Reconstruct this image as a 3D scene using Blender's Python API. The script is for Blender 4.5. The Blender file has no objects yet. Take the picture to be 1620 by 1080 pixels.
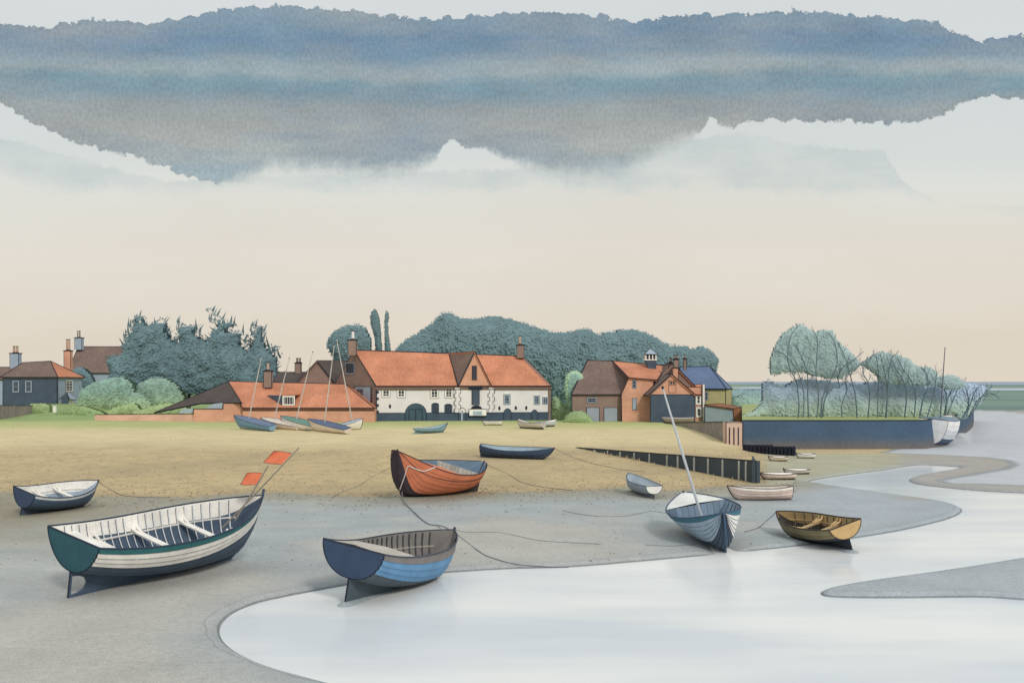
import bpy, math, random
import numpy as np
from mathutils import Vector, Matrix, Euler

# ------------------------------------------------------------------ basics
F = 1575.0      # focal length in photo pixels (1620 wide)
EYE = 5.5       # eye height, metres
HOR = 603.0     # row of the horizon
scene = bpy.context.scene
COL = scene.collection
R = math.radians

def at(px, py, Y):
    """point seen at (px,py) at distance Y"""
    return Vector(((px-810)/F*Y, Y, EYE-(py-HOR)/F*Y))
def sstep(a, b, x):
    t = np.clip((np.asarray(x, float)-a)/(b-a), 0, 1)
    return t*t*(3-2*t)

# ------------------------------------------------------------------ materials
ILL = 0.90
def lin(c, k=1.0):
    g_ = .3*c[0]+.55*c[1]+.15*c[2]; c = tuple(v+(g_-v)*.16 for v in c)
    return tuple(min(0.9, k*(((v/255+.055)/1.055)**2.4 if v > 10 else v/255/12.92)/ILL) for v in c)
_mats = {}
def mat(name, c, rough=.85, var=.12, sc=1.2, grain=.08, gsc=25., spec=.2, pattern=None, c2=None, bump=.0, island=0.0, zgrad=None):
    if name in _mats: return _mats[name]
    m = bpy.data.materials.new(name); _mats[name] = m
    m.use_nodes = True
    nt = m.node_tree; N = nt.nodes; K = nt.links
    b = N['Principled BSDF']
    b.inputs['Roughness'].default_value = rough
    b.inputs['Specular IOR Level'].default_value = spec
    tc = N.new('ShaderNodeTexCoord')
    base = lin(c)
    def rgb(v):
        n = N.new('ShaderNodeRGB'); n.outputs[0].default_value = (*v, 1); return n.outputs[0]
    col = rgb(base)
    def mix(f, a, bb, mode='MIX'):
        n = N.new('ShaderNodeMix'); n.data_type = 'RGBA'; n.blend_type = mode
        if hasattr(f, 'node'): K.new(f, n.inputs['Factor'])
        else: n.inputs['Factor'].default_value = f
        K.new(a, n.inputs['A']); K.new(bb, n.inputs['B']); return n.outputs['Result']
    if pattern:
        br = N.new('ShaderNodeTexBrick')
        uv = N.new('ShaderNodeUVMap'); K.new(uv.outputs[0], br.inputs['Vector'])
        cc2 = lin(c2 or tuple(v*.9 for v in c))
        if pattern == 'brick':
            w, h, ms, off, mc = .45, .15, .02, .5, tuple(v*.86 for v in base)
        elif pattern == 'tile':
            w, h, ms, off, mc = .30, .34, .035, .0, tuple(v*.76 for v in base)
        elif pattern == 'board':      # vertical boards
            w, h, ms, off, mc = .22, 40., .018, .0, tuple(v*.55 for v in base)
        elif pattern == 'lap':        # horizontal boards
            w, h, ms, off, mc = 60., .2, .02, .0, tuple(v*.6 for v in base)
        br.offset = off
        br.inputs['Color1'].default_value = (*base, 1); br.inputs['Color2'].default_value = (*cc2, 1)
        br.inputs['Mortar'].default_value = (*mc, 1)
        br.inputs['Scale'].default_value = 1; br.inputs['Mortar Size'].default_value = ms
        br.inputs['Mortar Smooth'].default_value = .6
        br.inputs['Brick Width'].default_value = w; br.inputs['Row Height'].default_value = h
        col = br.outputs['Color']
    if zgrad:      # (z0, z1, colour at the foot)
        sp = N.new('ShaderNodeSeparateXYZ'); K.new(tc.outputs['Object'], sp.inputs[0])
        mr = N.new('ShaderNodeMapRange'); mr.inputs['From Min'].default_value = zgrad[0]; mr.inputs['From Max'].default_value = zgrad[1]
        mr.interpolation_type = 'SMOOTHSTEP'
        K.new(sp.outputs['Z'], mr.inputs['Value'])
        col = mix(mr.outputs[0], rgb(lin(zgrad[2])), col)
    def noise(scale, det, lo, hi, stretch=None):
        n = N.new('ShaderNodeTexNoise'); n.inputs['Scale'].default_value = scale; n.inputs['Detail'].default_value = det
        if stretch:
            mp = N.new('ShaderNodeMapping'); mp.inputs['Scale'].default_value = stretch
            K.new(tc.outputs['Object'], mp.inputs[0]); K.new(mp.outputs[0], n.inputs['Vector'])
        else: K.new(tc.outputs['Object'], n.inputs['Vector'])
        r = N.new('ShaderNodeMapRange'); r.inputs['From Min'].default_value = .3; r.inputs['From Max'].default_value = .7
        r.inputs['To Min'].default_value = lo; r.inputs['To Max'].default_value = hi
        K.new(n.outputs['Fac'], r.inputs['Value']); return r.outputs[0], n
    v1, n1 = noise(sc, 4, 1-var, 1+var)
    v2, n2 = noise(gsc, 2, 1-grain, 1+grain)
    mul = N.new('ShaderNodeMath'); mul.operation = 'MULTIPLY'; K.new(v1, mul.inputs[0]); K.new(v2, mul.inputs[1])
    fac = mul.outputs[0]
    if island:
        g = N.new('ShaderNodeNewGeometry'); r = N.new('ShaderNodeMapRange')
        r.inputs['To Min'].default_value = 1-island; r.inputs['To Max'].default_value = 1+island
        K.new(g.outputs['Random Per Island'], r.inputs['Value'])
        m2 = N.new('ShaderNodeMath'); m2.operation = 'MULTIPLY'; K.new(fac, m2.inputs[0]); K.new(r.outputs[0], m2.inputs[1]); fac = m2.outputs[0]
    vm = N.new('ShaderNodeVectorMath'); vm.operation = 'SCALE'
    K.new(col, vm.inputs[0]); K.new(fac, vm.inputs['Scale'])
    K.new(vm.outputs[0], b.inputs['Base Color'])
    if bump:
        bp = N.new('ShaderNodeBump'); bp.inputs['Strength'].default_value = bump; bp.inputs['Distance'].default_value = .02
        K.new(n2.outputs['Fac'], bp.inputs['Height']); K.new(bp.outputs[0], b.inputs['Normal'])
    return m

INK = mat('ink_dark_tar', (34, 40, 56), .7, var=.15)
WHITE = mat('white_paint', (232, 228, 220), .6, var=.04, grain=.03)
LIMEWASH = mat('limewashed_wall', (216, 211, 212), .9, var=.05, sc=.5, grain=.04, gsc=14)
NAVYW = mat('navy_tarred_wall', (72, 86, 104), .8, var=.14, sc=.9, grain=.08, gsc=9)
PLINTH = mat('navy_plinth', (68, 84, 104), .8, var=.12)
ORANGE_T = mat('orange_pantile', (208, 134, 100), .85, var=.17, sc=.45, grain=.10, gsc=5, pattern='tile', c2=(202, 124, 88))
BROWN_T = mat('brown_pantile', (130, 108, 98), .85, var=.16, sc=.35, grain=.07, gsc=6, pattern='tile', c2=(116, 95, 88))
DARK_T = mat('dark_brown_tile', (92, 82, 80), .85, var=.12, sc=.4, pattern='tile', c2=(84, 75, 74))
BLUE_T = mat('blue_slate', (96, 118, 154), .7, var=.12, sc=.4, pattern='tile', c2=(88, 110, 146))
BRICK = mat('orange_brick', (216, 158, 130), .9, var=.12, sc=.5, pattern='brick', c2=(208, 144, 116))
PINKBR = mat('pink_brick', (220, 172, 150), .9, var=.12, sc=.5, pattern='brick', c2=(210, 160, 138))
BROWNBR = mat('brown_brick', (146, 122, 112), .9, var=.10, sc=.5, pattern='brick', c2=(138, 114, 104))
PALEBLUE = mat('pale_blue_render', (150, 166, 184), .85, var=.08)
GREYBLUE = mat('grey_blue_door', (148, 156, 170), .7, var=.08)
TEALDOOR = mat('teal_door', (62, 86, 100), .7, var=.1)
GLASS = mat('dark_window_glass', (44, 52, 68), .25, var=.2, spec=.5)
PALEGLASS = mat('pale_window_glass', (150, 170, 184), .3, var=.1, spec=.5)
OLIVEW = mat('olive_render', (170, 160, 112), .9, var=.1)
GREYTEAL = mat('grey_teal_shed', (134, 152, 158), .85, var=.08)
RUST = mat('rust_board', (160, 104, 68), .85, var=.12, pattern='board')
STONE = mat('grey_brown_stone', (138, 130, 122), .9, var=.2, sc=1.5, grain=.1, gsc=8)
PINKC = mat('pink_concrete', (198, 168, 152), .9, var=.08)
TIMBER = mat('dark_slate_timber', (66, 76, 84), .85, var=.16, sc=.8, grain=.1, gsc=12)
PALEWOOD = mat('weathered_pale_wood', (176, 178, 172), .8, var=.1)
FENCEW = mat('grey_brown_fence', (138, 130, 122), .85, var=.1, pattern='board')
POT = mat('chimney_pot_clay', (188, 152, 130), .85, var=.1)

# ------------------------------------------------------------------ mesh builder
class MB:
    def __init__(s): s.v = []; s.f = []; s.m = []
    def face(s, pts, mi=0):
        i = len(s.v); s.v += [tuple(p) for p in pts]; s.f.append(tuple(range(i, i+len(pts)))); s.m.append(mi)
    def hexa(s, b, t, mi=0):
        """b, t: four bottom / top points, counter-clockwise seen from above"""
        i = len(s.v); s.v += [tuple(p) for p in b]+[tuple(p) for p in t]
        for q in ((3, 2, 1, 0), (4, 5, 6, 7), (0, 1, 5, 4), (1, 2, 6, 5), (2, 3, 7, 6), (3, 0, 4, 7)):
            s.f.append(tuple(i+k for k in q)); s.m.append(mi)
    def box(s, x0, x1, y0, y1, z0, z1, mi=0):
        s.hexa([(x0, y0, z0), (x1, y0, z0), (x1, y1, z0), (x0, y1, z0)], [(x0, y0, z1), (x1, y0, z1), (x1, y1, z1), (x0, y1, z1)], mi)
    def prism(s, poly, d, mi=0):
        """poly: planar points; d: thickness vector"""
        n = len(poly); i = len(s.v); d = Vector(d)
        s.v += [tuple(p) for p in poly]+[tuple(Vector(p)+d) for p in poly]
        s.f.append(tuple(i+k for k in range(n))); s.m.append(mi)
        s.f.append(tuple(i+n+k for k in reversed(range(n)))); s.m.append(mi)
        for k in range(n):
            k2 = (k+1) % n; s.f.append((i+k, i+n+k, i+n+k2, i+k2)); s.m.append(mi)
    def tube(s, pts, r, sides=6, mi=0, cap=True):
        pts = [Vector(p) for p in pts]
        if not hasattr(r, '__len__'): r = [r]*len(pts)
        rings = []; prev = None
        for k, p in enumerate(pts):
            a = pts[max(0, k-1)]; b = pts[min(len(pts)-1, k+1)]
            t = (b-a); t = t.normalized() if t.length > 1e-9 else Vector((0, 0, 1))
            u = prev if prev is not None else (Vector((0, 0, 1)) if abs(t.z) < .9 else Vector((1, 0, 0)))
            w = t.cross(u);
            if w.length < 1e-6: w = t.orthogonal()
            w.normalize(); u2 = w.cross(t).normalized(); prev = u2
            i = len(s.v)
            for j in range(sides):
                an = 2*math.pi*(j+.5)/sides
                s.v.append(tuple(p+(u2*math.cos(an)+w*math.sin(an))*r[k]))
            rings.append(i)
        for k in range(len(rings)-1):
            for j in range(sides):
                j2 = (j+1) % sides
                s.f.append((rings[k]+j, rings[k]+j2, rings[k+1]+j2, rings[k+1]+j)); s.m.append(mi)
        if cap:
            s.f.append(tuple(rings[0]+j for j in reversed(range(sides)))); s.m.append(mi)
            s.f.append(tuple(rings[-1]+j for j in range(sides))); s.m.append(mi)
    def build(s, name, mats, parent=None, off=(0, 0, 0), smooth=False, fixn=True):
        me = bpy.data.meshes.new(name)
        ox, oy, oz = off
        me.from_pydata([(x-ox, y-oy, z-oz) for x, y, z in s.v], [], s.f)
        if not isinstance(mats, (list, tuple)): mats = [mats]
        for m in mats: me.materials.append(m)
        me.polygons.foreach_set('material_index', s.m)
        if fixn:
            import bmesh
            bm = bmesh.new(); bm.from_mesh(me); bmesh.ops.recalc_face_normals(bm, faces=bm.faces[:]); bm.to_mesh(me); bm.free()
        if smooth: me.polygons.foreach_set('use_smooth', [True]*len(me.polygons))
        uv = me.uv_layers.new(name='UVMap')
        for p in me.polygons:
            n = p.normal
            ua = Vector((0, 0, 1)).cross(n)
            ua = ua.normalized() if ua.length > 1e-3 else Vector((1, 0, 0))
            va = n.cross(ua)
            for li in p.loop_indices:
                co = me.vertices[me.loops[li].vertex_index].co
                uv.data[li].uv = (co.dot(ua), co.dot(va))
        o = bpy.data.objects.new(name, me); COL.objects.link(o)
        if parent: o.parent = parent
        return o

class Thing:
    def __init__(s, name, label, cat, loc=(0, 0, 0), rot=None, group=None, local=False):
        o = bpy.data.objects.new(name, None); COL.objects.link(o)
        o.empty_display_size = .3
        o.location = loc
        if rot: o.rotation_euler = rot
        o['label'] = label; o['category'] = cat
        if group: o['group'] = group
        s.o = o; s.off = (0, 0, 0) if local else tuple(loc)
    def part(s, name, mb, mats, parent=None, label=None, smooth=False, fixn=True):
        p = mb.build(name, mats, parent or s.o, s.off, smooth, fixn)
        if label: p['label'] = label
        return p

def tag(o, label=None, cat=None, group=None, kind=None):
    if label: o['label'] = label
    if cat: o['category'] = cat
    if group: o['group'] = group
    if kind: o['kind'] = kind
    return o

# ------------------------------------------------------------------ boats: fitted positions
FITS = {
  'big': (-11.104, 24.919, 0.203, 0.987, -0.042, 0.22, 6.117, 1.251, 0.968, 1.272, 0.203, 0.394, 0.585, 0.129, -0.086),
  'blue': (-4.077, 24.429, 0.204, 1.084, 0.042, 0.16, 4.726, 0.953, 0.88, 1.058, 0.215, 0.196, 0.485, 0.101, -0.094),
  'navy': (-19.859, 40.249, 0.176, 1.135, -0.007, 0.247, 3.687, 0.885, 0.659, 0.77, 0.172, 0.225, 0.243, 0.094, 0.006),
  'orange': (-1.7, 49.098, 0.176, 4.058, -0.039, -0.256, 6.259, 1.188, 0.15, 1.203, 0.207, 0.878, 0.3, 0.1, -0.287),
  'punt': (-2.112, 67.041, 0.491, -0.235, 0.019, 0.178, 5.051, 0.603, 0.28, 0.56, 0.217, 0.143, 0.202, 0.098, -0.107),
  'grey': (6.53, 45.906, 0.148, 1.882, -0.077, 0.013, 2.826, 0.574, 0.42, 0.503, 0.034, 0.162, 0.163, 0.077, -0.016),
  'sail': (6.612, 36.991, 0.189, 4.761, 0.029, 0.203, 5.825, 1.131, 0.12, 1.022, 0.186, 0.372, 0.3, 0.092, 0.167),
  'olive': (10.904, 31.999, 0.183, 1.846, 0.043, -0.284, 4.092, 0.666, 0.593, 0.665, 0.089, 0.179, 0.291, 0.088, 0.034),
  'pink': (12.751, 45.526, 0.11, 3.201, -0.009, 0.023, 2.932, 0.64, 0.3, 0.522, 0.099, 0.092, 0.05, 0.023, 0.02),
  'turq': (-8.567, 87.698, 0.952, 0.666, -0.011, 0.05, 3.424, 0.55, 0.336, 0.368, -0.003, 0.349, 0.2, 0.083, 0.006),
  's10': (15.571, 54.874, 0.117, 3.159, -0.005, -0.027, 1.904, 0.5, 0.35, 0.293, 0.044, 0.037, 0.05, 0.027, 0),
  's11': (17.362, 58.185, 0.116, 3.142, -0.002, -0.019, 1.485, 0.5, 0.35, 0.222, 0.038, 0.032, 0.05, 0.026, 0),
  's12': (18.616, 67.407, 0.116, 3.127, -0.003, -0.015, 1.239, 0.5, 0.35, 0.26, 0.041, 0.034, 0.05, 0.026, 0),
  's13': (21.14, 69.663, 0.117, 3.124, -0.005, -0.017, 1.235, 0.5, 0.35, 0.303, 0.045, 0.037, 0.05, 0.028, 0),
  's16': (-1.034, 101.392, 1.02, 3.114, -0.006, 0.002, 1.997, 0.5, 0.35, 0.427, 0.053, 0.049, 0.05, 0.031, 0),
  's17': (2.961, 93.75, 1.043, 2.375, -0.015, 0.093, 3.459, 0.6, 0.4, 0.468, 0.053, 0.323, 0.1, 0.092, 0),
  's18': (2.608, 97.889, 1.067, 0.776, -0.003, -0.014, 2.603, 0.6, 0.4, 0.409, 0.066, 0.235, 0.1, 0.086, 0),
  's19': (19.859, 109.409, 1.022, 3.081, -0.006, -0.007, 3.454, 0.5, 0.35, 0.501, 0.059, 0.054, 0.05, 0.032, 0),
  'd1': (-21.839, 90.971, 0.938, 2.632, -0.05, -0.213, 4.665, 0.6, 0.455, 0.532, 0, 0.659, 0.06, 0.026, 0.028),
  'd2': (-19.677, 92.101, 0.951, 2.609, -0.034, -0.213, 4.705, 0.6, 0.458, 0.477, 0, 0.519, 0.06, 0.021, 0.043),
  'd3': (-17.802, 91.111, 0.94, 2.546, -0.05, -0.212, 4.635, 0.6, 0.45, 0.523, 0, 0.603, 0.06, 0.026, 0.027),
  'd4': (-14.392, 87.457, 0.876, 2.557, -0.052, -0.21, 4.733, 0.6, 0.447, 0.463, 0, 0.564, 0.06, 0.021, 0.031),
  'd5': (-16.028, 93.199, 0.964, 0.013, -0.042, 0.218, 2.127, 0.6, 0.435, 0.467, 0, 0.526, 0.06, 0.021, -0.005),
  'hulk': (34.259, 81.364, 0.18, 0.922, -0.004, 0.078, 6.125, 1.245, 1.15, 2.114, 0.114, 0.271, 0.867, 0.093, -0.034),
}
QN = ['X', 'Y', 'Z', 'yaw', 'pitch', 'roll', 'L', 'B', 'bt', 'D', 'Fa', 'Ff', 'h0', 'kd', 'sk']
def Q(key):
    q = dict(zip(QN, FITS[key])); q.setdefault('pf', (2.3, .9)); q['dbl'] = False; q['lin'] = key in ('d1', 'd2', 'd3', 'd4', 'd5')
    return q
def halfw(q, s):
    sm = .45
    if s < sm: return q['B']-(q['B']-q['bt'])*((sm-s)/sm)**2.2
    return q['B']*max(0, 1-((s-sm)/(1-sm))**q['pf'][0])**q['pf'][1]
def sheer(q, s):
    if q.get('lin'): return q['D']+q['Ff']*s
    return q['D']+(q['Fa']*((.4-s)/.4)**2 if s < .4 else q['Ff']*((s-.4)/.6)**2)
def rabbet(q, s):
    z = 0
    if s < .6: z = q['h0']*(1-s/.6)**2
    if q['dbl'] and s < .14: z += (sheer(q, 0)-q['h0'])*((.14-s)/.14)**2.2
    if s > .8: z = sheer(q, 1)*((s-.8)/.2)**2.4
    return min(z, sheer(q, s)-.001)
def sec(q, s, u, inset=0.):
    b = max(0., halfw(q, s)-inset); a = math.sin(u*math.pi/2)
    z0 = rabbet(q, s)+inset*.5; z1 = sheer(q, s)
    k = q.get('vee', 0)
    return b*((1-k)*a**.75+k*u**.9), z0+(z1-z0)*((1-k)*max(0, 1-math.cos(u*math.pi/2))**.9+k*u**1.35)
def bmat(q):
    return Matrix.Translation((q['X'], q['Y'], q['Z'])) @ Euler((q['roll'], q['pitch'], q['yaw']), 'XYZ').to_matrix().to_4x4()

# ------------------------------------------------------------------ terrain
def catmull(pts, n=8, closed=True):
    P = [np.array(p, float) for p in pts]; out = []; N = len(P)
    rng = range(N) if closed else range(N-1)
    for i in rng:
        p0 = P[(i-1) % N] if closed or i > 0 else P[i]; p1 = P[i]; p2 = P[(i+1) % N]
        p3 = P[(i+2) % N] if closed or i+2 < N else p2
        for k in range(n):
            t = k/n
            out.append(.5*((2*p1)+(-p0+p2)*t+(2*p0-5*p1+4*p2-p3)*t*t+(-p0+3*p1-3*p2+p3)*t**3))
    if not closed: out.append(P[-1])
    return out
def gp(px, py, z=0.):
    Y = (EYE-z)*F/(py-HOR); return ((px-810)/F*Y, Y)
WATER_PX = [(560, 1092), (505, 1078), (440, 1060), (392, 1041), (362, 1023), (348, 1004), (352, 985), (372, 968), (410, 953), (460, 942), (540, 927),
 (620, 914), (720, 905), (800, 900), (900, 897), (1000, 889), (1100, 880), (1180, 872), (1240, 866), (1300, 859), (1360, 850), (1420, 840), (1470, 829),
 (1505, 819), (1521, 810), (1519, 803), (1500, 797), (1460, 790), (1400, 782), (1340, 773), (1295, 766), (1278, 763), (1295, 758), (1340, 751), (1395, 744),
 (1438, 737), (1462, 735.5), (1500, 737.5), (1520, 740), (1495, 746), (1458, 752), (1438, 759), (1452, 766), (1500, 772), (1560, 777), (1620, 780), (1700, 783),
 (1900, 786), (2300, 800), (2300, 850), (1900, 862), (1700, 872), (1620, 884), (1540, 897), (1460, 909), (1380, 920), (1325, 929), (1299, 936), (1312, 944), (1400, 946),
 (1500, 945), (1560, 945), (1620, 949), (1800, 960), (2300, 1000), (2600, 1250), (1900, 1330), (1300, 1230), (900, 1160), (680, 1118)]
WATER = catmull([gp(*p) for p in WATER_PX], 6)
FLAT_PX = [(1395, 716), (1480, 719), (1560, 723), (1594, 728), (1606, 735), (1590, 742), (1540, 750), (1485, 759), (1500, 764), (1560, 766), (1620, 768), (1900, 771), (2400, 775),
 (2400, 650), (1900, 651), (1700, 653), (1620, 654), (1580, 650), (1545, 649), (1500, 680), (1440, 705)]
FLATP = [np.array(gp(*p, z=.12)) for p in FLAT_PX]
def sdist(poly, x, y):
    """signed distance, negative inside"""
    P = np.array(poly); n = len(P); d = np.full(x.shape, 1e9); ins = np.zeros(x.shape, bool)
    for i in range(n):
        a = P[i]; b = P[(i+1) % n]; e = b-a
        t = np.clip(((x-a[0])*e[0]+(y-a[1])*e[1])/(e@e+1e-12), 0, 1)
        d = np.minimum(d, (x-a[0]-t*e[0])**2+(y-a[1]-t*e[1])**2)
        c = ((a[1] > y) != (b[1] > y)) & (x < (b[0]-a[0])*(y-a[1])/(b[1]-a[1]+1e-12)+a[0])
        ins ^= c
    d = np.sqrt(d); return np.where(ins, -d, d)
def vnoise(x, y, s=1., seed=0):
    """cheap value noise"""
    x = np.asarray(x)*s; y = np.asarray(y)*s
    xi = np.floor(x).astype(np.int64); yi = np.floor(y).astype(np.int64); fx = x-xi; fy = y-yi
    fx = fx*fx*(3-2*fx); fy = fy*fy*(3-2*fy)
    def h(a, b):
        v = (a*374761393+b*668265263+seed*974634777) & 0x7fffffff
        v = ((v ^ (v >> 13))*1274126177) & 0x7fffffff
        return ((v ^ (v >> 16)) % 10007)/10007.
    return (h(xi, yi)*(1-fx)+h(xi+1, yi)*fx)*(1-fy)+(h(xi, yi+1)*(1-fx)+h(xi+1, yi+1)*fx)*fy
def fbm(x, y, s, seed=0, o=4):
    r = 0; a = .5; t = 0
    for k in range(o): r = r+a*vnoise(x, y, s*2**k, seed+k); t += a; a *= .5
    return r/t
GR_A = np.array([4.75, 73.6]); GR_B = np.array([12.9, 52.6])      # foot of the timber revetment
GR_C = np.array([16.0, 66.])
def gr_top(t): return .62+(1.30-.62)*t
def hgt(x, y, water=True, boats=True):
    x = np.asarray(x, float); y = np.asarray(y, float)
    u = 810+F*x/np.maximum(y, 1)
    side = 1-np.maximum(sstep(1110, 1215, u)*(1-sstep(84, 100, y)), sstep(1500, 1540, u))
    h = .12+.9*sstep(46, 100, y)*side
    h = h+1.45*np.exp(-((u-105)/135)**2)*sstep(108, 132, y)
    # filled ground behind the timber revetment
    e = GR_B-GR_A; L = math.hypot(*e); ex, ey = e/L; nx, ny = -ey, ex    # n points away from the camera
    if ny < 0: nx, ny = -nx, -ny
    tt = ((x-GR_A[0])*ex+(y-GR_A[1])*ey); dd = (x-GR_A[0])*nx+(y-GR_A[1])*ny
    top = gr_top(np.clip(tt/L, 0, 1))
    be = GR_C-GR_B; bl = math.hypot(*be); db = ((x-GR_B[0])*-be[1]+(y-GR_B[1])*be[0])/bl     # left of the return wall
    m = (dd > .12)*(1-sstep(2, 26, dd))*(tt < L+.1)*sstep(-8, 0, tt)*(db > .12)*(1-sstep(57, 70, y)*sstep(1080, 1190, u))
    h = h+np.maximum(0, top-h)*m
    h = h+(fbm(x, y, .35, 3)-.5)*.05*sstep(10, 30, y)*np.where(y < 140, 1, 0)
    # marsh and the low ground far off on the right
    h = h+.45*sstep(185, 215, y)*sstep(1000, 1200, u)
    h = np.where(y > 1500, h-(y-1500)/1000*3.5*sstep(1500, 1600, y), h)
    if water:
        d = sdist(WATER, x, y)
        h = np.where(d < 6, np.minimum(h, np.where(d > 0, .12*(1-np.exp(-np.maximum(d, 0)/.35)), -.35*(1-np.exp(np.minimum(d, 0)/.8)))+np.maximum(d, 0)*.3), h)
    if boats:
        for key, w in KEELS:
            q = Q(key); M = bmat(q)
            p0 = M @ Vector((0.0*q['L'], 0, -q['kd'])); p1 = M @ Vector((.84*q['L'], 0, -q['kd']))
            ax, ay = p0.x, p0.y; bx, by = p1.x-p0.x, p1.y-p0.y
            t = np.clip(((x-ax)*bx+(y-ay)*by)/(bx*bx+by*by), 0, 1)
            d2 = (x-ax-t*bx)**2+(y-ay-t*by)**2
            tz = p0.z+t*(p1.z-p0.z)-.002
            h = h+(tz-h)*np.exp(-d2/(w*w))
    return h
KEELS = [('big', .5), ('blue', .38), ('navy', .5), ('orange', .7), ('punt', .7), ('grey', .5), ('sail', .7), ('olive', .45), ('pink', .5),
 ('turq', .9), ('d1', .9), ('d2', .9), ('d3', .9), ('d4', .9), ('d5', .9), ('s10', .6), ('s11', .6), ('s17', .8), ('s18', .8)]
def gz(x, y): return float(hgt(np.array([x]), np.array([y]))[0])
def ground_at(px, py):
    lo = max(8, 4.0*F/(py-HOR)*.6)
    ys = np.linspace(lo, EYE*F/(py-HOR)*1.15, 500); xs = (px-810)/F*ys
    ray = EYE-(py-HOR)/F*ys; h = hgt(xs, ys)
    i = int(np.argmax(ray <= h)) if (ray <= h).any() else len(ys)-1
    return Vector((xs[i], ys[i], float(h[i])))

def terrain():
    us = np.concatenate([np.linspace(-1.25, -.56, 60, endpoint=False), np.linspace(-.56, .56, 640), np.linspace(.56, 1.25, 60)[1:]])
    ys = np.concatenate([np.geomspace(8, 140, 620, endpoint=False), np.geomspace(140, 9000, 110)])
    U, Yg = np.meshgrid(us, ys); X = U*Yg
    H = hgt(X.ravel(), Yg.ravel()).reshape(X.shape)
    nr, nc = X.shape
    co = np.stack([X.ravel(), Yg.ravel(), H.ravel()], 1).astype(np.float32)
    i = (np.arange(nr-1)[:, None]*nc+np.arange(nc-1)[None]).ravel()
    fc = np.stack([i, i+1, i+nc+1, i+nc], 1).astype(np.int32)
    me = bpy.data.meshes.new('ground')
    me.vertices.add(len(co)); me.vertices.foreach_set('co', co.ravel())
    me.loops.add(len(fc)*4); me.loops.foreach_set('vertex_index', fc.ravel())
    me.polygons.add(len(fc)); me.polygons.foreach_set('loop_start', np.arange(len(fc))*4); me.polygons.foreach_set('use_smooth', np.ones(len(fc), bool))
    me.update(calc_edges=True)
    # tint
    x = X.ravel(); y = Yg.ravel(); u = 810+F*x/y
    v = HOR+EYE*.85*F/y                      # nominal row, used as a measure of distance
    v = HOR+(EYE-np.clip(H.ravel(), 0, 3))*F/y
    n1 = fbm(x, y, .9, 11); n2 = fbm(x, y, .12, 21); n3 = fbm(x/3, y, .35, 31); n4 = fbm(x, y, 3.2, 41)
    def mixc(c, col, m):
        m = np.clip(m, 0, 1)[:, None]; return c*(1-m)+np.array(col, float)*m
    C = np.tile(np.array([177., 175, 169]), (len(x), 1))
    C = mixc(C, (158, 166, 168), sstep(.42, .66, n2)*.85)
    C = mixc(C, (184, 181, 172), sstep(.5, .7, n3)*.5)
    C = mixc(C, (166, 173, 180), sstep(1150, 1350, u)*.8)
    C = mixc(C, (140, 133, 114), (1-sstep(0, 420, u+(n2-.5)*160))*sstep(765, 780, v)*(1-sstep(800, 900, v+(n3-.5)*60))*(.7+.5*n3))
    eb = np.interp(u, [-400, 0, 150, 300, 400, 600, 700, 850, 1000, 1060, 1150, 1270, 1420, 1460], [772, 778, 784, 786, 778, 785, 783, 777, 771, 776, 768, 762, 744, 736])
    e = eb+(n1-.5)*7+(n4-.5)*6
    C = mixc(C, (150, 146, 130), (1-sstep(2, 24, v-e-2+(n2-.5)*16))*.85*(1-sstep(1250, 1400, u)))
    s = sstep(-1.5, .5, e-v)
    sand = np.tile(np.array([190., 170, 130]), (len(x), 1))
    sand = mixc(sand, (162, 147, 118), sstep(.5, .8, n2)*.5)
    sand = mixc(sand, (170, 152, 120), sstep(.42, .62, n1*.5+n4*.5)*.35)
    sand = mixc(sand, (146, 132, 106), sstep(.60, .70, n4)*.35)
    sand = mixc(sand, (166, 148, 118), (1-sstep(0, 7, e-v))*.7)
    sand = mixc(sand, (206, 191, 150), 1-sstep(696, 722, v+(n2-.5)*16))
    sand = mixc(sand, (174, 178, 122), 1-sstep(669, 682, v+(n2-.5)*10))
    sand = mixc(sand, (172, 169, 146), sstep(1195, 1225, u)*sstep(712, 722, v))
    C = C*(1-s[:, None])+sand*s[:, None]
    # green land behind
    C = mixc(C, (142, 160, 108), sstep(109, 114, y+(n2-.5)*4)*(1-sstep(1150, 1180, u)*(1-sstep(100, 112, y))))
    C = mixc(C, (122, 150, 92), sstep(110, 118, y)*sstep(.5, .7, n1)*.6)
    # right: mud tongue and wet flats
    right = sstep(1395, 1450, u)*(y > 45)*(v < 800)
    C = mixc(C, (166, 161, 154), right)
    df = sdist(FLATP, x, y)
    C = mixc(C, (186, 190, 194), (1-sstep(-.5, .3, df)))
    C = mixc(C, (126, 134, 142), np.exp(-(df/.28)**2)*(y < 90)*(u > 1390)*.6)
    mar = sstep(182, 190, y+(n2-.5)*6)*sstep(1100, 1200, u)
    C = mixc(C, (120, 142, 130), mar); C = mixc(C, (104, 128, 122), mar*sstep(.5, .6, vnoise(x/900, y/np.maximum(y, 1)*40+np.log(y)*9, 1, 5)))
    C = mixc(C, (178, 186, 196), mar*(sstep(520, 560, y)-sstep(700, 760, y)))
    C = mixc(C, (120, 138, 162), sstep(1300, 1400, y))
    dw = sdist(WATER, x, y)
    C = mixc(C, (146, 156, 164), np.exp(-np.maximum(0, dw)/.5)*.5)
    Cl = (C/255+.055)/1.055; Cl = np.maximum(Cl, 0)**2.4/ILL
    a = me.color_attributes.new('tint', 'FLOAT_COLOR', 'POINT')
    a.data.foreach_set('color', np.concatenate([Cl, np.ones((len(x), 1))], 1).astype(np.float32).ravel())
    sa = me.attributes.new('shore', 'FLOAT', 'POINT'); sa.data.foreach_set('value', np.minimum(dw, 5).astype(np.float32))
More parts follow.
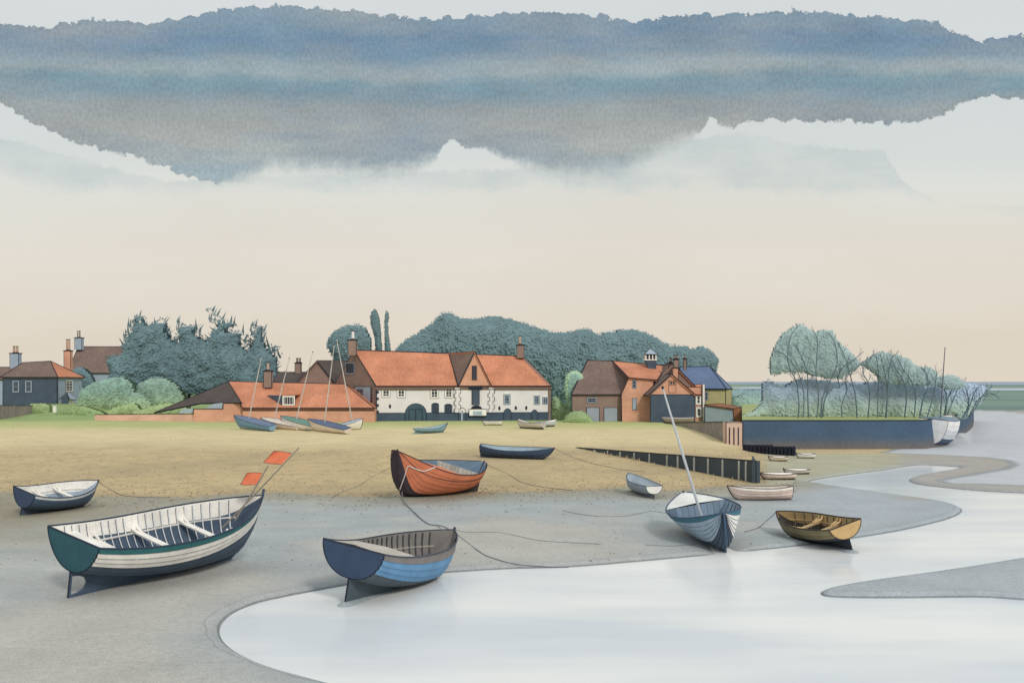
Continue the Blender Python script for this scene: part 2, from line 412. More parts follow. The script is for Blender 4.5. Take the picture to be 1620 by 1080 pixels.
    m = bpy.data.materials.new('mud_and_sand'); m.use_nodes = True; nt = m.node_tree; N = nt.nodes; K = nt.links; b = N['Principled BSDF']
    b.inputs['Roughness'].default_value = .8; b.inputs['Specular IOR Level'].default_value = .15
    at_ = N.new('ShaderNodeAttribute'); at_.attribute_name = 'tint'
    tc = N.new('ShaderNodeTexCoord'); fac = None
    for sc_, lo, hi, det in ((.5, .93, 1.07, 4), (6., .93, 1.07, 3), (24., .87, 1.13, 2)):
        n = N.new('ShaderNodeTexNoise'); n.inputs['Scale'].default_value = sc_; n.inputs['Detail'].default_value = det
        K.new(tc.outputs['Object'], n.inputs['Vector'])
        r = N.new('ShaderNodeMapRange'); r.inputs['From Min'].default_value = .3; r.inputs['From Max'].default_value = .7
        r.inputs['To Min'].default_value = lo; r.inputs['To Max'].default_value = hi; K.new(n.outputs['Fac'], r.inputs['Value'])
        if fac is None: fac = r.outputs[0]
        else:
            mm = N.new('ShaderNodeMath'); mm.operation = 'MULTIPLY'; K.new(fac, mm.inputs[0]); K.new(r.outputs[0], mm.inputs[1]); fac = mm.outputs[0]
        last = n
    # dark flecks of weed and shell
    n = N.new('ShaderNodeTexNoise'); n.inputs['Scale'].default_value = 9; n.inputs['Detail'].default_value = 3; K.new(tc.outputs['Object'], n.inputs['Vector'])
    r = N.new('ShaderNodeMapRange'); r.inputs['From Min'].default_value = .66; r.inputs['From Max'].default_value = .72
    r.inputs['To Min'].default_value = 1; r.inputs['To Max'].default_value = .72; K.new(n.outputs['Fac'], r.inputs['Value'])
    mm = N.new('ShaderNodeMath'); mm.operation = 'MULTIPLY'; K.new(fac, mm.inputs[0]); K.new(r.outputs[0], mm.inputs[1]); fac = mm.outputs[0]
    # damp lips left by the falling tide
    sh = N.new('ShaderNodeAttribute'); sh.attribute_name = 'shore'
    def mth(op, a, b_):
        q = N.new('ShaderNodeMath'); q.operation = op
        for i_, v_ in enumerate((a, b_)):
            if hasattr(v_, 'node'): K.new(v_, q.inputs[i_])
            else: q.inputs[i_].default_value = v_
        return q.outputs[0]
    wob = N.new('ShaderNodeTexNoise'); wob.inputs['Scale'].default_value = 1.1; wob.inputs['Detail'].default_value = 5; K.new(tc.outputs['Object'], wob.inputs['Vector'])
    for pos, wd, amt, wv in ((.03, .05, .40, .05), (.30, .03, .20, .30)):
        dd_ = mth('ABSOLUTE', mth('SUBTRACT', mth('ADD', sh.outputs['Fac'], mth('MULTIPLY', mth('SUBTRACT', wob.outputs['Fac'], .5), wv)), pos), 0)
        rr = N.new('ShaderNodeMapRange'); rr.interpolation_type = 'SMOOTHSTEP'; rr.inputs['From Min'].default_value = wd*.3; rr.inputs['From Max'].default_value = wd
        rr.inputs['To Min'].default_value = 1-amt; rr.inputs['To Max'].default_value = 1; K.new(dd_, rr.inputs['Value']); fac = mth('MULTIPLY', fac, rr.outputs[0])
    vm = N.new('ShaderNodeVectorMath'); vm.operation = 'SCALE'; K.new(at_.outputs['Color'], vm.inputs[0]); K.new(fac, vm.inputs['Scale'])
    K.new(vm.outputs[0], b.inputs['Base Color'])
    bp = N.new('ShaderNodeBump'); bp.inputs['Strength'].default_value = .35; bp.inputs['Distance'].default_value = .03
    K.new(last.outputs['Fac'], bp.inputs['Height']); K.new(bp.outputs[0], b.inputs['Normal'])
    me.materials.append(m)
    o = bpy.data.objects.new('ground', me); COL.objects.link(o); o['kind'] = 'structure'

def water():
    m = bpy.data.materials.new('silty_creek_water'); m.use_nodes = True; nt = m.node_tree; N = nt.nodes; K = nt.links; b = N['Principled BSDF']
    b.inputs['Roughness'].default_value = .14; b.inputs['IOR'].default_value = 1.12; b.inputs['Specular IOR Level'].default_value = .5
    tc = N.new('ShaderNodeTexCoord')
    n = N.new('ShaderNodeTexNoise'); n.inputs['Scale'].default_value = .16; n.inputs['Detail'].default_value = 3
    mp = N.new('ShaderNodeMapping'); mp.inputs['Scale'].default_value = (.5, 1.6, 1); K.new(tc.outputs['Object'], mp.inputs[0]); K.new(mp.outputs[0], n.inputs['Vector'])
    cr = N.new('ShaderNodeValToRGB'); cr.color_ramp.elements[0].position = .38; cr.color_ramp.elements[1].position = .62
    cr.color_ramp.elements[0].color = (*lin((205, 211, 217)), 1); cr.color_ramp.elements[1].color = (*lin((228, 229, 226)), 1)
    K.new(n.outputs['Fac'], cr.inputs[0]); K.new(cr.outputs[0], b.inputs['Base Color'])
    n2 = N.new('ShaderNodeTexNoise'); n2.inputs['Scale'].default_value = 2.2; n2.inputs['Detail'].default_value = 3; K.new(mp.outputs[0], n2.inputs['Vector'])
    bp = N.new('ShaderNodeBump'); bp.inputs['Strength'].default_value = .12; bp.inputs['Distance'].default_value = .05
    K.new(n2.outputs['Fac'], bp.inputs['Height']); K.new(bp.outputs[0], b.inputs['Normal'])
    mb = MB()
    xs = np.linspace(-14, 75, 40); ys = np.linspace(9, 72, 30)
    for i in range(39):
        for j in range(29): mb.face([(xs[i], ys[j], 0), (xs[i+1], ys[j], 0), (xs[i+1], ys[j+1], 0), (xs[i], ys[j+1], 0)])
    o = mb.build('creek_water', m, fixn=False); o['kind'] = 'structure'
    m2 = mat('sea_water', (128, 148, 176), .4, var=.06, sc=.01)
    mb = MB(); mb.face([(-2500, 1600, -.1), (9000, 1600, -.1), (14000, 14000, -.1), (-9000, 14000, -.1)])
    o = mb.build('sea', m2, fixn=False); o['kind'] = 'structure'

def shingle():
    rng = np.random.default_rng(5); mb = MB(); N_ = 2600
    px = rng.uniform(0, 1260, N_); base = np.interp(px, [0, 150, 300, 400, 600, 700, 850, 1000, 1150, 1270], [774, 784, 786, 778, 785, 783, 777, 771, 768, 762])
    py = base+abs(rng.normal(size=N_))*rng.choice([-34, 10, -8], N_)*.9
    k = rng.random(N_) < .2; py[k] = rng.uniform(690, 900, k.sum()); py = np.maximum(py, 683)
    Y = (EYE-.2)*F/(py-HOR); X = (px-810)/F*Y; Z = hgt(X, Y, boats=False)
    for x, y, z in zip(X, Y, Z):
        if z < .05: continue
        r = rng.uniform(.02, .055)*(1 if y < 40 else 1.4); a = rng.uniform(0, 6.28); k = 5
        top = (x, y, z+r*.5); ring = [(x+r*math.cos(a+j*6.283/k)*rng.uniform(.7, 1.5), y+r*math.sin(a+j*6.283/k), z-.01) for j in range(k)]
        for j in range(k): mb.face([ring[j], ring[(j+1) % k], top])
    m = mat('dark_weed_and_stones', (118, 108, 94), .9, var=.25, sc=.7)
    o = mb.build('shingle', m, fixn=False); tag(o, 'dark stones and scraps of weed along the edge of the sand', 'shingle', kind='stuff')

# ------------------------------------------------------------------ sky
def sky():
    w = bpy.data.worlds.new('World'); scene.world = w; w.use_nodes = True; nt = w.node_tree; N = nt.nodes; K = nt.links
    N.clear()
    out = N.new('ShaderNodeOutputWorld'); bg = N.new('ShaderNodeBackground'); K.new(bg.outputs[0], out.inputs[0])
    tc = N.new('ShaderNodeTexCoord'); sp = N.new('ShaderNodeSeparateXYZ'); K.new(tc.outputs['Generated'], sp.inputs[0])
    def M(op, a, b=None, c=None, clamp=False):
        n = N.new('ShaderNodeMath'); n.operation = op; n.use_clamp = clamp
        for i, v in enumerate((a, b, c)):
            if v is None: continue
            if hasattr(v, 'node'): K.new(v, n.inputs[i])
            else: n.inputs[i].default_value = v
        return n.outputs[0]
    X, Yo, Z = sp.outputs
    az = M('ARCTAN2', X, Yo)
    hy = M('SQRT', M('ADD', M('MULTIPLY', X, X), M('MULTIPLY', Yo, Yo)))
    v = M('DIVIDE', M('DIVIDE', Z, M('MAXIMUM', hy, .001)), M('COSINE', M('MINIMUM', M('ABSOLUTE', az), .6)))
    cx = N.new('ShaderNodeCombineXYZ'); K.new(az, cx.inputs[0]); K.new(v, cx.inputs[1])
    def noise(sx, sy, det=4, rough=.55, off=0):
        mp = N.new('ShaderNodeMapping'); mp.inputs['Scale'].default_value = (sx, sy, 1); mp.inputs['Location'].default_value = (off, off, 0)
        K.new(cx.outputs[0], mp.inputs[0]); n = N.new('ShaderNodeTexNoise'); n.noise_dimensions = '2D'
        n.inputs['Scale'].default_value = 1; n.inputs['Detail'].default_value = det; n.inputs['Roughness'].default_value = rough
        K.new(mp.outputs[0], n.inputs['Vector']); return M('SUBTRACT', n.outputs['Fac'], .5)
    def curve(pts, raw=False):
        n = N.new('ShaderNodeFloatCurve'); c = n.mapping.curves[0]
        P = []
        for px, py in pts:
            uu = (px-810)/F; a = math.atan(uu); P.append(((a+.6)/1.2, py if raw else (HOR-py)/F*2))
        c.points[0].location = P[0]; c.points[1].location = P[-1]
        for p in P[1:-1]: c.points.new(*p)
        for p in c.points: p.handle_type = 'VECTOR'
        n.mapping.update(); K.new(M('DIVIDE', M('ADD', az, .6), 1.2, clamp=True), n.inputs['Value'])
        return n.outputs[0] if raw else M('MULTIPLY', n.outputs[0], .5)
    def sm(x, lo, hi):
        n = N.new('ShaderNodeMapRange'); n.interpolation_type = 'SMOOTHSTEP'; K.new(x, n.inputs['Value'])
        for k, val in (('From Min', lo), ('From Max', hi)):
            if hasattr(val, 'node'): K.new(val, n.inputs[k])
            else: n.inputs[k].default_value = val
        return n.outputs[0]
    def ramp(x, lo, hi, stops):
        n = N.new('ShaderNodeMapRange'); K.new(x, n.inputs['Value']); n.inputs['From Min'].default_value = lo; n.inputs['From Max'].default_value = hi
        r = N.new('ShaderNodeValToRGB'); K.new(n.outputs[0], r.inputs[0]); el = r.color_ramp.elements
        while len(el) > 1: el.remove(el[0])
        for i, (p, c) in enumerate(stops):
            e = el[0] if i == 0 else el.new((p-lo)/(hi-lo))
            e.position = (p-lo)/(hi-lo); e.color = (*[((q/255+.055)/1.055)**2.4 for q in c], 1)
        return r.outputs[0]
    def mix(f, a, b):
        n = N.new('ShaderNodeMix'); n.data_type = 'RGBA'; K.new(f, n.inputs['Factor']); K.new(a, n.inputs['A']); K.new(b, n.inputs['B']); return n.outputs['Result']
    def V(py): return (HOR-py)/F
    broad = noise(3, 9, 4); fine = noise(70, 70, 3, .7, 3); gran = noise(380, 230, 2, .6, 7); tuft = noise(130, 18, 2, .5, 5); med = noise(14, 30, 4, .6, 9)
    vb = M('ADD', v, M('MULTIPLY', broad, .045))
    base = ramp(vb, 0, .42, [(0, (226, 215, 199)), (V(545), (224, 213, 197)), (V(480), (226, 217, 203)), (V(400), (228, 221, 210)), (V(340), (225, 222, 212)), (V(285), (224, 225, 218)), (V(240), (216, 221, 218)), (V(120), (216, 221, 222)), (V(0), (217, 221, 222))])
    # soft secondary cloud washes
    lo2 = curve([(-300, 250), (0, 262), (60, 296), (180, 292), (290, 300), (420, 290), (700, 296), (850, 290), (1000, 296), (1120, 290), (1300, 300), (1420, 300), (1620, 330), (1900, 330)])
    hi2 = curve([(-300, 180), (0, 215), (120, 250), (260, 285), (400, 280), (700, 270), (860, 262), (1000, 235), (1110, 214), (1180, 212), (1260, 228), (1340, 232), (1400, 238), (1430, 290), (1500, 325), (1620, 326), (1900, 326)])
    jit = M('ADD', M('MULTIPLY', fine, .012), M('MULTIPLY', med, .010))
    vj = M('ADD', v, jit)
    m2 = M('MULTIPLY', sm(M('SUBTRACT', vj, lo2), -.012, .006), sm(M('SUBTRACT', hi2, vj), -.001, .003))
    m2 = M('MULTIPLY', m2, M('ADD', .42, M('MULTIPLY', med, 1.1)), clamp=True)
    wash = N.new('ShaderNodeRGB'); wash.outputs[0].default_value = (*[((q/255+.055)/1.055)**2.4 for q in (190, 202, 202)], 1)
    base = mix(m2, base, wash.outputs[0])
    lo1 = curve([(-300, 110), (-60, 140), (0, 158), (30, 182), (60, 200), (100, 215), (130, 232), (200, 245), (260, 264), (300, 281), (350, 290), (390, 284), (430, 266), (470, 268), (600, 275),
                 (660, 268), (690, 248), (705, 228), (720, 222), (745, 233), (790, 247), (830, 262), (870, 274), (930, 279), (985, 270), (1040, 244), (1080, 226), (1112, 207), (1122, 190), (1163, 203), (1180, 193),
                 (1300, 190), (1400, 197), (1460, 192), (1510, 175), (1540, 154), (1620, 158), (1900, 150)])
    hi1 = curve([(-300, 34), (0, 37), (60, 43), (120, 38), (140, 28), (240, 36), (330, 22), (360, 12), (440, 9), (540, 14), (600, 22), (690, 30), (720, 27), (810, 22), (870, 18), (950, 25), (990, 35),
                 (1050, 28), (1130, 22), (1290, 18), (1430, 28), (1490, 38), (1510, 50), (1550, 65), (1590, 58), (1620, 52), (1900, 50)])
    soft = curve([(-300, .03), (0, .03), (340, .04), (420, .55), (670, .5), (700, .05), (740, .05), (860, .4), (950, .65), (1080, .5), (1110, .05), (1500, .03), (1900, .03)], raw=True)
    ej = M('ADD', M('MULTIPLY', fine, .016), M('MULTIPLY', tuft, .006))
    wid = M('MULTIPLY', soft, .03)
    ve = M('ADD', v, ej)
    ma = sm(M('SUBTRACT', ve, lo1), M('MULTIPLY', wid, -.7), M('ADD', wid, .0012))
    mb_ = sm(M('SUBTRACT', hi1, ve), 0., .0014)
    mask = M('MULTIPLY', ma, mb_)
    vc = M('ADD', v, M('ADD', M('MULTIPLY', broad, .035), M('MULTIPLY', med, .014)))
    cloud = ramp(vc, .18, .38, [(V(295), (168, 184, 188)), (V(265), (162, 176, 180)), (V(240), (174, 179, 176)), (V(205), (166, 169, 167)), (V(172), (154, 162, 164)), (V(148), (132, 155, 166)), (V(128), (132, 158, 168)), (V(112), (160, 174, 177)), (V(100), (158, 172, 177)), (V(84), (132, 153, 168)), (V(60), (120, 145, 168)), (V(38), (134, 155, 170)), (V(15), (142, 160, 172))])
    blot = M('MULTIPLY', M('ADD', noise(5, 22, 5, .6, 13), .06), 2.6, clamp=True)
    gcol = N.new('ShaderNodeRGB'); gcol.outputs[0].default_value = (*[((q/255+.055)/1.055)**2.4 for q in (168, 171, 168)], 1)
    bcol = N.new('ShaderNodeRGB'); bcol.outputs[0].default_value = (*[((q/255+.055)/1.055)**2.4 for q in (106, 140, 166)], 1)
    cloud = mix(M('MULTIPLY', blot, .75), cloud, gcol.outputs[0])
    cloud = mix(M('MULTIPLY', M('MULTIPLY', M('ADD', noise(4, 16, 5, .6, 29), .08), 2.2, clamp=True), .6), cloud, bcol.outputs[0])
    # pigment gathers along the wet edges
    edge = M('SUBTRACT', 1, sm(M('SUBTRACT', ve, lo1), .0, .004)); edge2 = M('SUBTRACT', 1, sm(M('SUBTRACT', hi1, ve), .0, .003))
    dk = M('MULTIPLY', M('MAXIMUM', M('MULTIPLY', edge, M('SUBTRACT', 1, M('MULTIPLY', soft, 2), clamp=True)), edge2), .18)
    gr = M('ADD', 1, M('SUBTRACT', M('ADD', M('MULTIPLY', gran, .4), M('MULTIPLY', med, .36)), dk))
    vm = N.new('ShaderNodeVectorMath'); vm.operation = 'SCALE'; K.new(cloud, vm.inputs[0]); K.new(gr, vm.inputs['Scale'])
    col = mix(mask, base, vm.outputs[0])
    g2 = M('ADD', 1, M('ADD', M('MULTIPLY', gran, .03), M('MULTIPLY', broad, .08)))
    vm2 = N.new('ShaderNodeVectorMath'); vm2.operation = 'SCALE'; K.new(col, vm2.inputs[0]); K.new(g2, vm2.inputs['Scale'])
    st = N.new('ShaderNodeTexSky'); st.sky_type = 'NISHITA'; st.sun_disc = False; st.sun_elevation = R(38); st.sun_rotation = R(150)
    s1 = N.new('ShaderNodeVectorMath'); s1.operation = 'SCALE'; K.new(st.outputs[0], s1.inputs[0]); s1.inputs['Scale'].default_value = .08*.04
    s2 = N.new('ShaderNodeVectorMath'); s2.operation = 'SCALE'; K.new(vm2.outputs[0], s2.inputs[0]); s2.inputs['Scale'].default_value = .96
    ad = N.new('ShaderNodeVectorMath'); ad.operation = 'ADD'; K.new(s1.outputs[0], ad.inputs[0]); K.new(s2.outputs[0], ad.inputs[1])
    K.new(ad.outputs[0], bg.inputs[0]); bg.inputs[1].default_value = 1.0
    sun = bpy.data.lights.new('sun', 'SUN'); sun.energy = 1.6; sun.angle = R(10); sun.color = (1, .95, .88)
    so = bpy.data.objects.new('sun', sun); COL.objects.link(so)
    az_, el_ = R(155), R(33)       # azimuth measured from +Y towards +X
    d = Vector((math.sin(az_)*math.cos(el_), math.cos(az_)*math.cos(el_), math.sin(el_)))
    so.rotation_euler = d.to_track_quat('Z', 'Y').to_euler()

def camera():
    c = bpy.data.cameras.new('camera'); c.lens = 35; c.sensor_width = 36; c.clip_end = 30000; c.clip_start = .2
    c.shift_y = (HOR-540)/1620
    o = bpy.data.objects.new('camera', c); COL.objects.link(o); o.location = (0, 0, EYE); o.rotation_euler = (R(90), 0, 0)
    scene.camera = o
    scene.view_settings.view_transform = 'Standard'; scene.view_settings.look = 'None'; scene.view_settings.exposure = 0
# ------------------------------------------------------------------ boats
def paint(c, name=None, **k):
    return mat(name or 'boat_paint_%02x%02x%02x' % c, c, k.pop('rough', .6), var=k.pop('var', .11), sc=2.2, grain=.08, gsc=24, **k)
W_ = (228, 224, 216)
def boat(key, name, label, cat='boat', group=None, n=7, hull=None, sheerc=None, tr=(60, 76, 100), keelc=(60, 76, 100), inner=(W_, W_), gun=(52, 66, 86),
         ribs=0, ribc=(210, 212, 210), thwarts=(), thc=W_, knees=True, seat=None, deck=None, hole=False, pf=None, dbl=False, mast=None, tiny=False,
         transom_in=None, bulkhead=None, inset=.035, noseam=False, extra=None, stem=.10, wale=None, boot=None, hull2=None):
    q = Q(key); q['dbl'] = dbl; q['vee'] = {'big': .35, 'blue': .1, 'sail': .75, 'navy': .3, 'olive': .2, 'orange': .3}.get(key, 0)
    if pf: q['pf'] = pf
    L = q['L']; k_ = q['sk']*0
    T = Thing(name, label, cat, (q['X'], q['Y'], q['Z']), (q['roll'], q['pitch'], q['yaw']), group, local=True)
    big = L > 3.2
    def WU(f, s):
        if not boot: return f
        nb, b0, b1, pw = boot; nf = nb/n; ub = b0+(b1-b0)*s**pw
        return f/nf*ub if f < nf else ub+(f-nf)/(1-nf)*(1-ub)
    NS = 14 if tiny else 30
    ss = [.5-.5*math.cos(math.pi*i/NS) for i in range(NS+1)]
    def pt(s, u, sd, off=0., inset_=0.):
        y, z = sec(q, s, u, inset_)
        if off:
            y1, z1 = sec(q, s, min(1, u+.02)); y0, z0 = sec(q, s, max(0, u-.02)); dy, dz = y1-y0, z1-z0; l = math.hypot(dy, dz) or 1
            y += off*dz/l; z -= off*dy/l
        return Vector((s*L+q['sk']*sd*y, sd*y, z))
    hull = hull or [(60, 76, 100)]*n; n = len(hull)
    hull2 = hull2 or hull; cols = list(dict.fromkeys(hull+hull2)); mats = [paint(c) for c in cols]+[INK]; ink = len(cols)
    lap = .0 if tiny else min(.022, .006*L)
    seam = (.10 if not noseam else 0) if not tiny else 0
    hb = MB(); sb = MB()
    for sd in (1, -1):
        for k in range(n):
            top_strake = sheerc is not None and k == n-1
            u0 = k/n; u1 = (k+1)/n
            us = [(u0, lap), (u0+seam/n*.55, lap*.95), (u0+.5/n, lap*.5), (u1, 0)] if seam else [(u0, lap), (u1, 0)]
            tgt = sb if top_strake else hb
            for j in range(len(us)-1):
                mi = cols.index((hull if sd < 0 else hull2)[k])
                if seam and j == 0 and k > 0: mi = ink
                if top_strake: mi = 1 if (seam and j == 0) else 0
                for i in range(NS):
                    a, b = ss[i], ss[i+1]
                    tgt.face([pt(a, WU(us[j][0], a), sd, us[j][1]), pt(b, WU(us[j][0], b), sd, us[j][1]), pt(b, WU(us[j+1][0], b), sd, us[j+1][1]), pt(a, WU(us[j+1][0], a), sd, us[j+1][1])], mi)
            if k > 0 and lap and not tiny:
                for i in range(NS):
                    a, b = ss[i], ss[i+1]
                    tgt.face([pt(a, WU(u0, a), sd, 0), pt(b, WU(u0, b), sd, 0), pt(b, WU(u0, b), sd, lap), pt(a, WU(u0, a), sd, lap)], 1 if top_strake else ink)
    hp = T.part('hull_planking', hb, mats, fixn=False)
    if sheerc: T.part('sheer_strake', sb, [paint(sheerc), INK], fixn=False)
    # inside
    ib = MB(); M_ = 8
    for sd in (1, -1):
        for j in range(M_):
            for i in range(NS):
                a, b = ss[i], ss[i+1]
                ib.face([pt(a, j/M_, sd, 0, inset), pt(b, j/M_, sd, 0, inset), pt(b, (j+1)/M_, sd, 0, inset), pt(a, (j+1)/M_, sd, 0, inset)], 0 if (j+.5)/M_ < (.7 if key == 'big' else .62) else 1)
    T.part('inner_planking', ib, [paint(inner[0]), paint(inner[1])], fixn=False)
    # transom
    t0 = .02
    if not dbl:
        tb = MB(); prof = [pt(0, u/12, -1) for u in range(12, 0, -1)]+[pt(0, u/12, 1) for u in range(0, 13)]
        prof = [p+Vector((-.012, 0, 0)) for p in prof]
        tb.prism(prof, (.045, 0, 0), 0)
        to = T.part('transom', tb, paint(tr))
        if not tiny:
            tb = MB(); tb.tube([p+Vector((-.01, 0, 0)) for p in prof]+[prof[0]], .011, 5)
            T.part('transom_edge', tb, INK, to)
        if transom_in:
            tb = MB(); tb.prism([p+Vector((.06, 0, .01)) for p in prof[1:-1]], (.01, 0, 0)); T.part('transom_lining', tb, paint(transom_in))
    # keel and deadwood
    kb = MB(); w = .028 if big else .02
    st = [s for s in [i/40 for i in range(37)]]
    def zlow(s): return -q['kd'] if s <= .84 else -q['kd']+(rabbet(q, s)+q['kd'])*((s-.84)/.06)**1.5 if s < .9 else rabbet(q, s)
    def slab(x0, x1, l0, h0_, l1, h1_):
        if h0_-l0 < .002 and h1_-l1 < .002: return
        b = [(x0, -w, l0), (x1, -w, l1), (x1, w, l1), (x0, w, l0)]; t = [(x0, -w, h0_), (x1, -w, h1_), (x1, w, h1_), (x0, w, h0_)]
        kb.hexa(b, t)
    if hole:
        zc = (q['h0']*.86-q['kd'])*.5; rz = (q['h0']*.86+q['kd'])*.5-.06; rx = .42
        slab(0, .05, -q['kd'], q['h0'], -q['kd'], q['h0'])
        xs = [.05+rx*i/10 for i in range(11)]+[x*L for x in st if x*L > .05+rx+.02]
        for a, b in zip(xs[:-1], xs[1:]):
            def g(x): return rz*math.sqrt(max(0, 1-((x-.05)/rx)**2)) if x < .05+rx else 0
            sa, sb_ = a/L, b/L
            if g(a) > 0:
                slab(a, b, zlow(sa), zc-g(a), zlow(sb_), zc-g(b)); slab(a, b, zc+g(a), rabbet(q, sa)+.03, zc+g(b), rabbet(q, sb_)+.03)
            else: slab(a, b, zlow(sa), rabbet(q, sa)+.03, zlow(sb_), rabbet(q, sb_)+.03)
    else:
        for a, b in zip(st[:-1], st[1:]): slab(a*L, b*L, zlow(a), rabbet(q, a)+.03, zlow(b), rabbet(q, b)+.03)
    ko = T.part('keel', kb, paint(keelc))
    if not tiny:
        kb = MB(); kb.tube([(s*L, 0, zlow(s)-.004) for s in st if s < .86], .014+w*.4, 4)
        kb.tube([(0, 0, -q['kd']), (0, 0, q['h0'])], .014+w*.4, 4)
        T.part('keel_band', kb, INK, ko)
    # stem post
    pb = MB(); path = []
    for i in range(17):
        s = .8+.2*i/16; path.append(Vector((s*L+.02, 0, rabbet(q, s)-.015)))
    path.append(path[-1]+Vector((.012, 0, stem)))
    pb.tube(path, w+.012, 4)
    T.part('stem_post', pb, INK if tiny else paint(gun if stem < .2 else keelc))
    if dbl:
        pb = MB(); path = [Vector((s*L-.02, 0, rabbet(q, s)-.01)) for s in [.14*(1-i/10) for i in range(11)]]; path.append(path[-1]+Vector((0, 0, .08)))
        pb.tube(path, w+.012, 4); T.part('stern_post', pb, INK)
    # gunwale
    gb = MB(); r = .024 if big else .018
    if tiny: r = .02
    for sd in (1, -1): gb.tube([pt(s, 1, sd)+Vector((0, sd*.004, .006)) for s in ss], r, 4)
    if not dbl: gb.tube([pt(0, 1, 1), pt(0, 1, -1)], r, 4)
    T.part('gunwale', gb, paint(gun))
    if wale:
        gb = MB()
        for sd in (1, -1): gb.tube([pt(s, wale[0], sd, .012) for s in ss], .02, 4)
        T.part('rubbing_strake', gb, paint(wale[1]))
    # ribs
    for i in range(ribs):
        s = .06+.84*(i+.5)/ribs
        for sd in (1, -1):
            rb = MB(); us = [.12+.86*j/8 for j in range(9)]
            P0 = [pt(s-.016/L, u, sd, 0, inset+.004) for u in us]; P1 = [pt(s+.016/L, u, sd, 0, inset+.004) for u in us]
            I0 = [pt(s-.016/L, u, sd, 0, inset+.03) for u in us]; I1 = [pt(s+.016/L, u, sd, 0, inset+.03) for u in us]
            for j in range(8):
                rb.face([I0[j], I1[j], I1[j+1], I0[j+1]]); rb.face([P0[j], I0[j], I0[j+1], P0[j+1]], 1); rb.face([P1[j], P1[j+1], I1[j+1], I1[j]], 1)
            T.part('rib', rb, [paint(ribc), INK], fixn=False)
    def ywid(s, z):
        best = .02
        for j in range(60):
            y, zz = sec(q, s, j/59, inset)
            if zz <= z: best = max(best, y)
        return best
    for s in thwarts:
        zt = sheer(q, s)*.66; tb = MB(); y0 = ywid(s, zt); hw_ = .11 if big else .08
        tb.hexa([(s*L-hw_, -y0, zt), (s*L+hw_, -y0, zt), (s*L+hw_, y0, zt), (s*L-hw_, y0, zt)], [(s*L-hw_, -y0, zt+.035), (s*L+hw_, -y0, zt+.035), (s*L+hw_, y0, zt+.035), (s*L-hw_, y0, zt+.035)])
        th = T.part('thwart', tb, paint(thc))
        tb = MB()
        for dx in (-hw_, hw_): tb.tube([(s*L+dx, -y0, zt+.03), (s*L+dx, y0, zt+.03)], .007, 4)
        T.part('thwart_edge', tb, INK, th)
        if knees:
            for sd in (1, -1):
                for dx in (-.09, .09):
                    zz = sheer(q, s)-.02; yt = halfw(q, s)-inset-.02
                    nb = MB(); nb.tube([(s*L+dx, sd*yt, zz), (s*L+dx, sd*(yt-.06), zt+.5*(zz-zt)), (s*L+dx, sd*(yt-.12), zt+.1), (s*L+dx*.8, sd*(yt-.34), zt+.045)], [.034, .04, .045, .03], 6)
                    T.part('knee', nb, paint(thc))
    if thwarts and big:
        rb = MB()
        for sd in (1, -1):
            P = []
            for i in range(18):
                s = .05+.85*i/17; z = sheer(q, s)*.64; P.append((s*L, sd*(ywid(s, z)-.02), z))
            rb.tube(P, .028, 4)
        T.part('seat_riser', rb, paint(thc))
    if seat:
        s0, s1 = seat; sb2 = MB(); z0 = sheer(q, 0)*.80
        P = []
        ys0, ys1 = ywid(s0, z0), ywid(s1, z0)
        sb2.hexa([(s0*L, -ys0, z0), (s1*L, -ys1, z0), (s1*L, ys1, z0), (s0*L, ys0, z0)], [(s0*L, -ys0, z0+.04), (s1*L, -ys1, z0+.04), (s1*L, ys1, z0+.04), (s0*L, ys0, z0+.04)])
        T.part('stern_seat', sb2, paint(thc))
    if deck:
        for (s0, s1, c) in deck:
            db = MB(); S = [s0+(s1-s0)*i/16 for i in range(17)]
            for a, b in zip(S[:-1], S[1:]):
                def row(s): 
                    y = max(.0, halfw(q, s)-.01); z = sheer(q, s)-.004
                    return (s*L+q['sk']*y, y, z), (s*L, 0, z+.05*min(1, y*2)), (s*L-q['sk']*y, -y, z)
                A, B = row(a), row(b)
                db.face([A[0], A[1], B[1], B[0]]); db.face([A[1], A[2], B[2], B[1]])
            T.part('deck', db, paint(c), fixn=False)
    if bulkhead:
        for (s, z0, c) in bulkhead:
            bb = MB(); P = [pt(s, u/10, -1, 0, inset) for u in range(10, 0, -1)]+[pt(s, u/10, 1, 0, inset) for u in range(0, 11)]
            bb.prism(P, (.03, 0, 0)); T.part('bulkhead', bb, mat('bulkhead_board_%02x%02x%02x' % c, c, .75, pattern='board'))
    MAT = bmat(q)
    if mast:
        for (s, zf, top, dy, rad, c) in mast:
            foot = MAT @ Vector((s*L, 0, zf)); tp = at(top[0], top[1], foot.y+dy); loc = MAT.inverted() @ tp
            f0 = Vector((s*L, 0, zf)); mm = MB(); mm.tube([f0, f0.lerp(loc, .5), loc], [rad, rad*.9, rad*.55], 8)
            mo = T.part('mast', mm, paint(c)); mm = MB()
            mm.tube([loc.lerp(f0, .012), loc+(loc-f0).normalized()*.02], rad*.8, 6); T.part('mast_cap', mm, INK, mo)
    if extra: extra(T, q, pt, L)
    return T, q, MAT

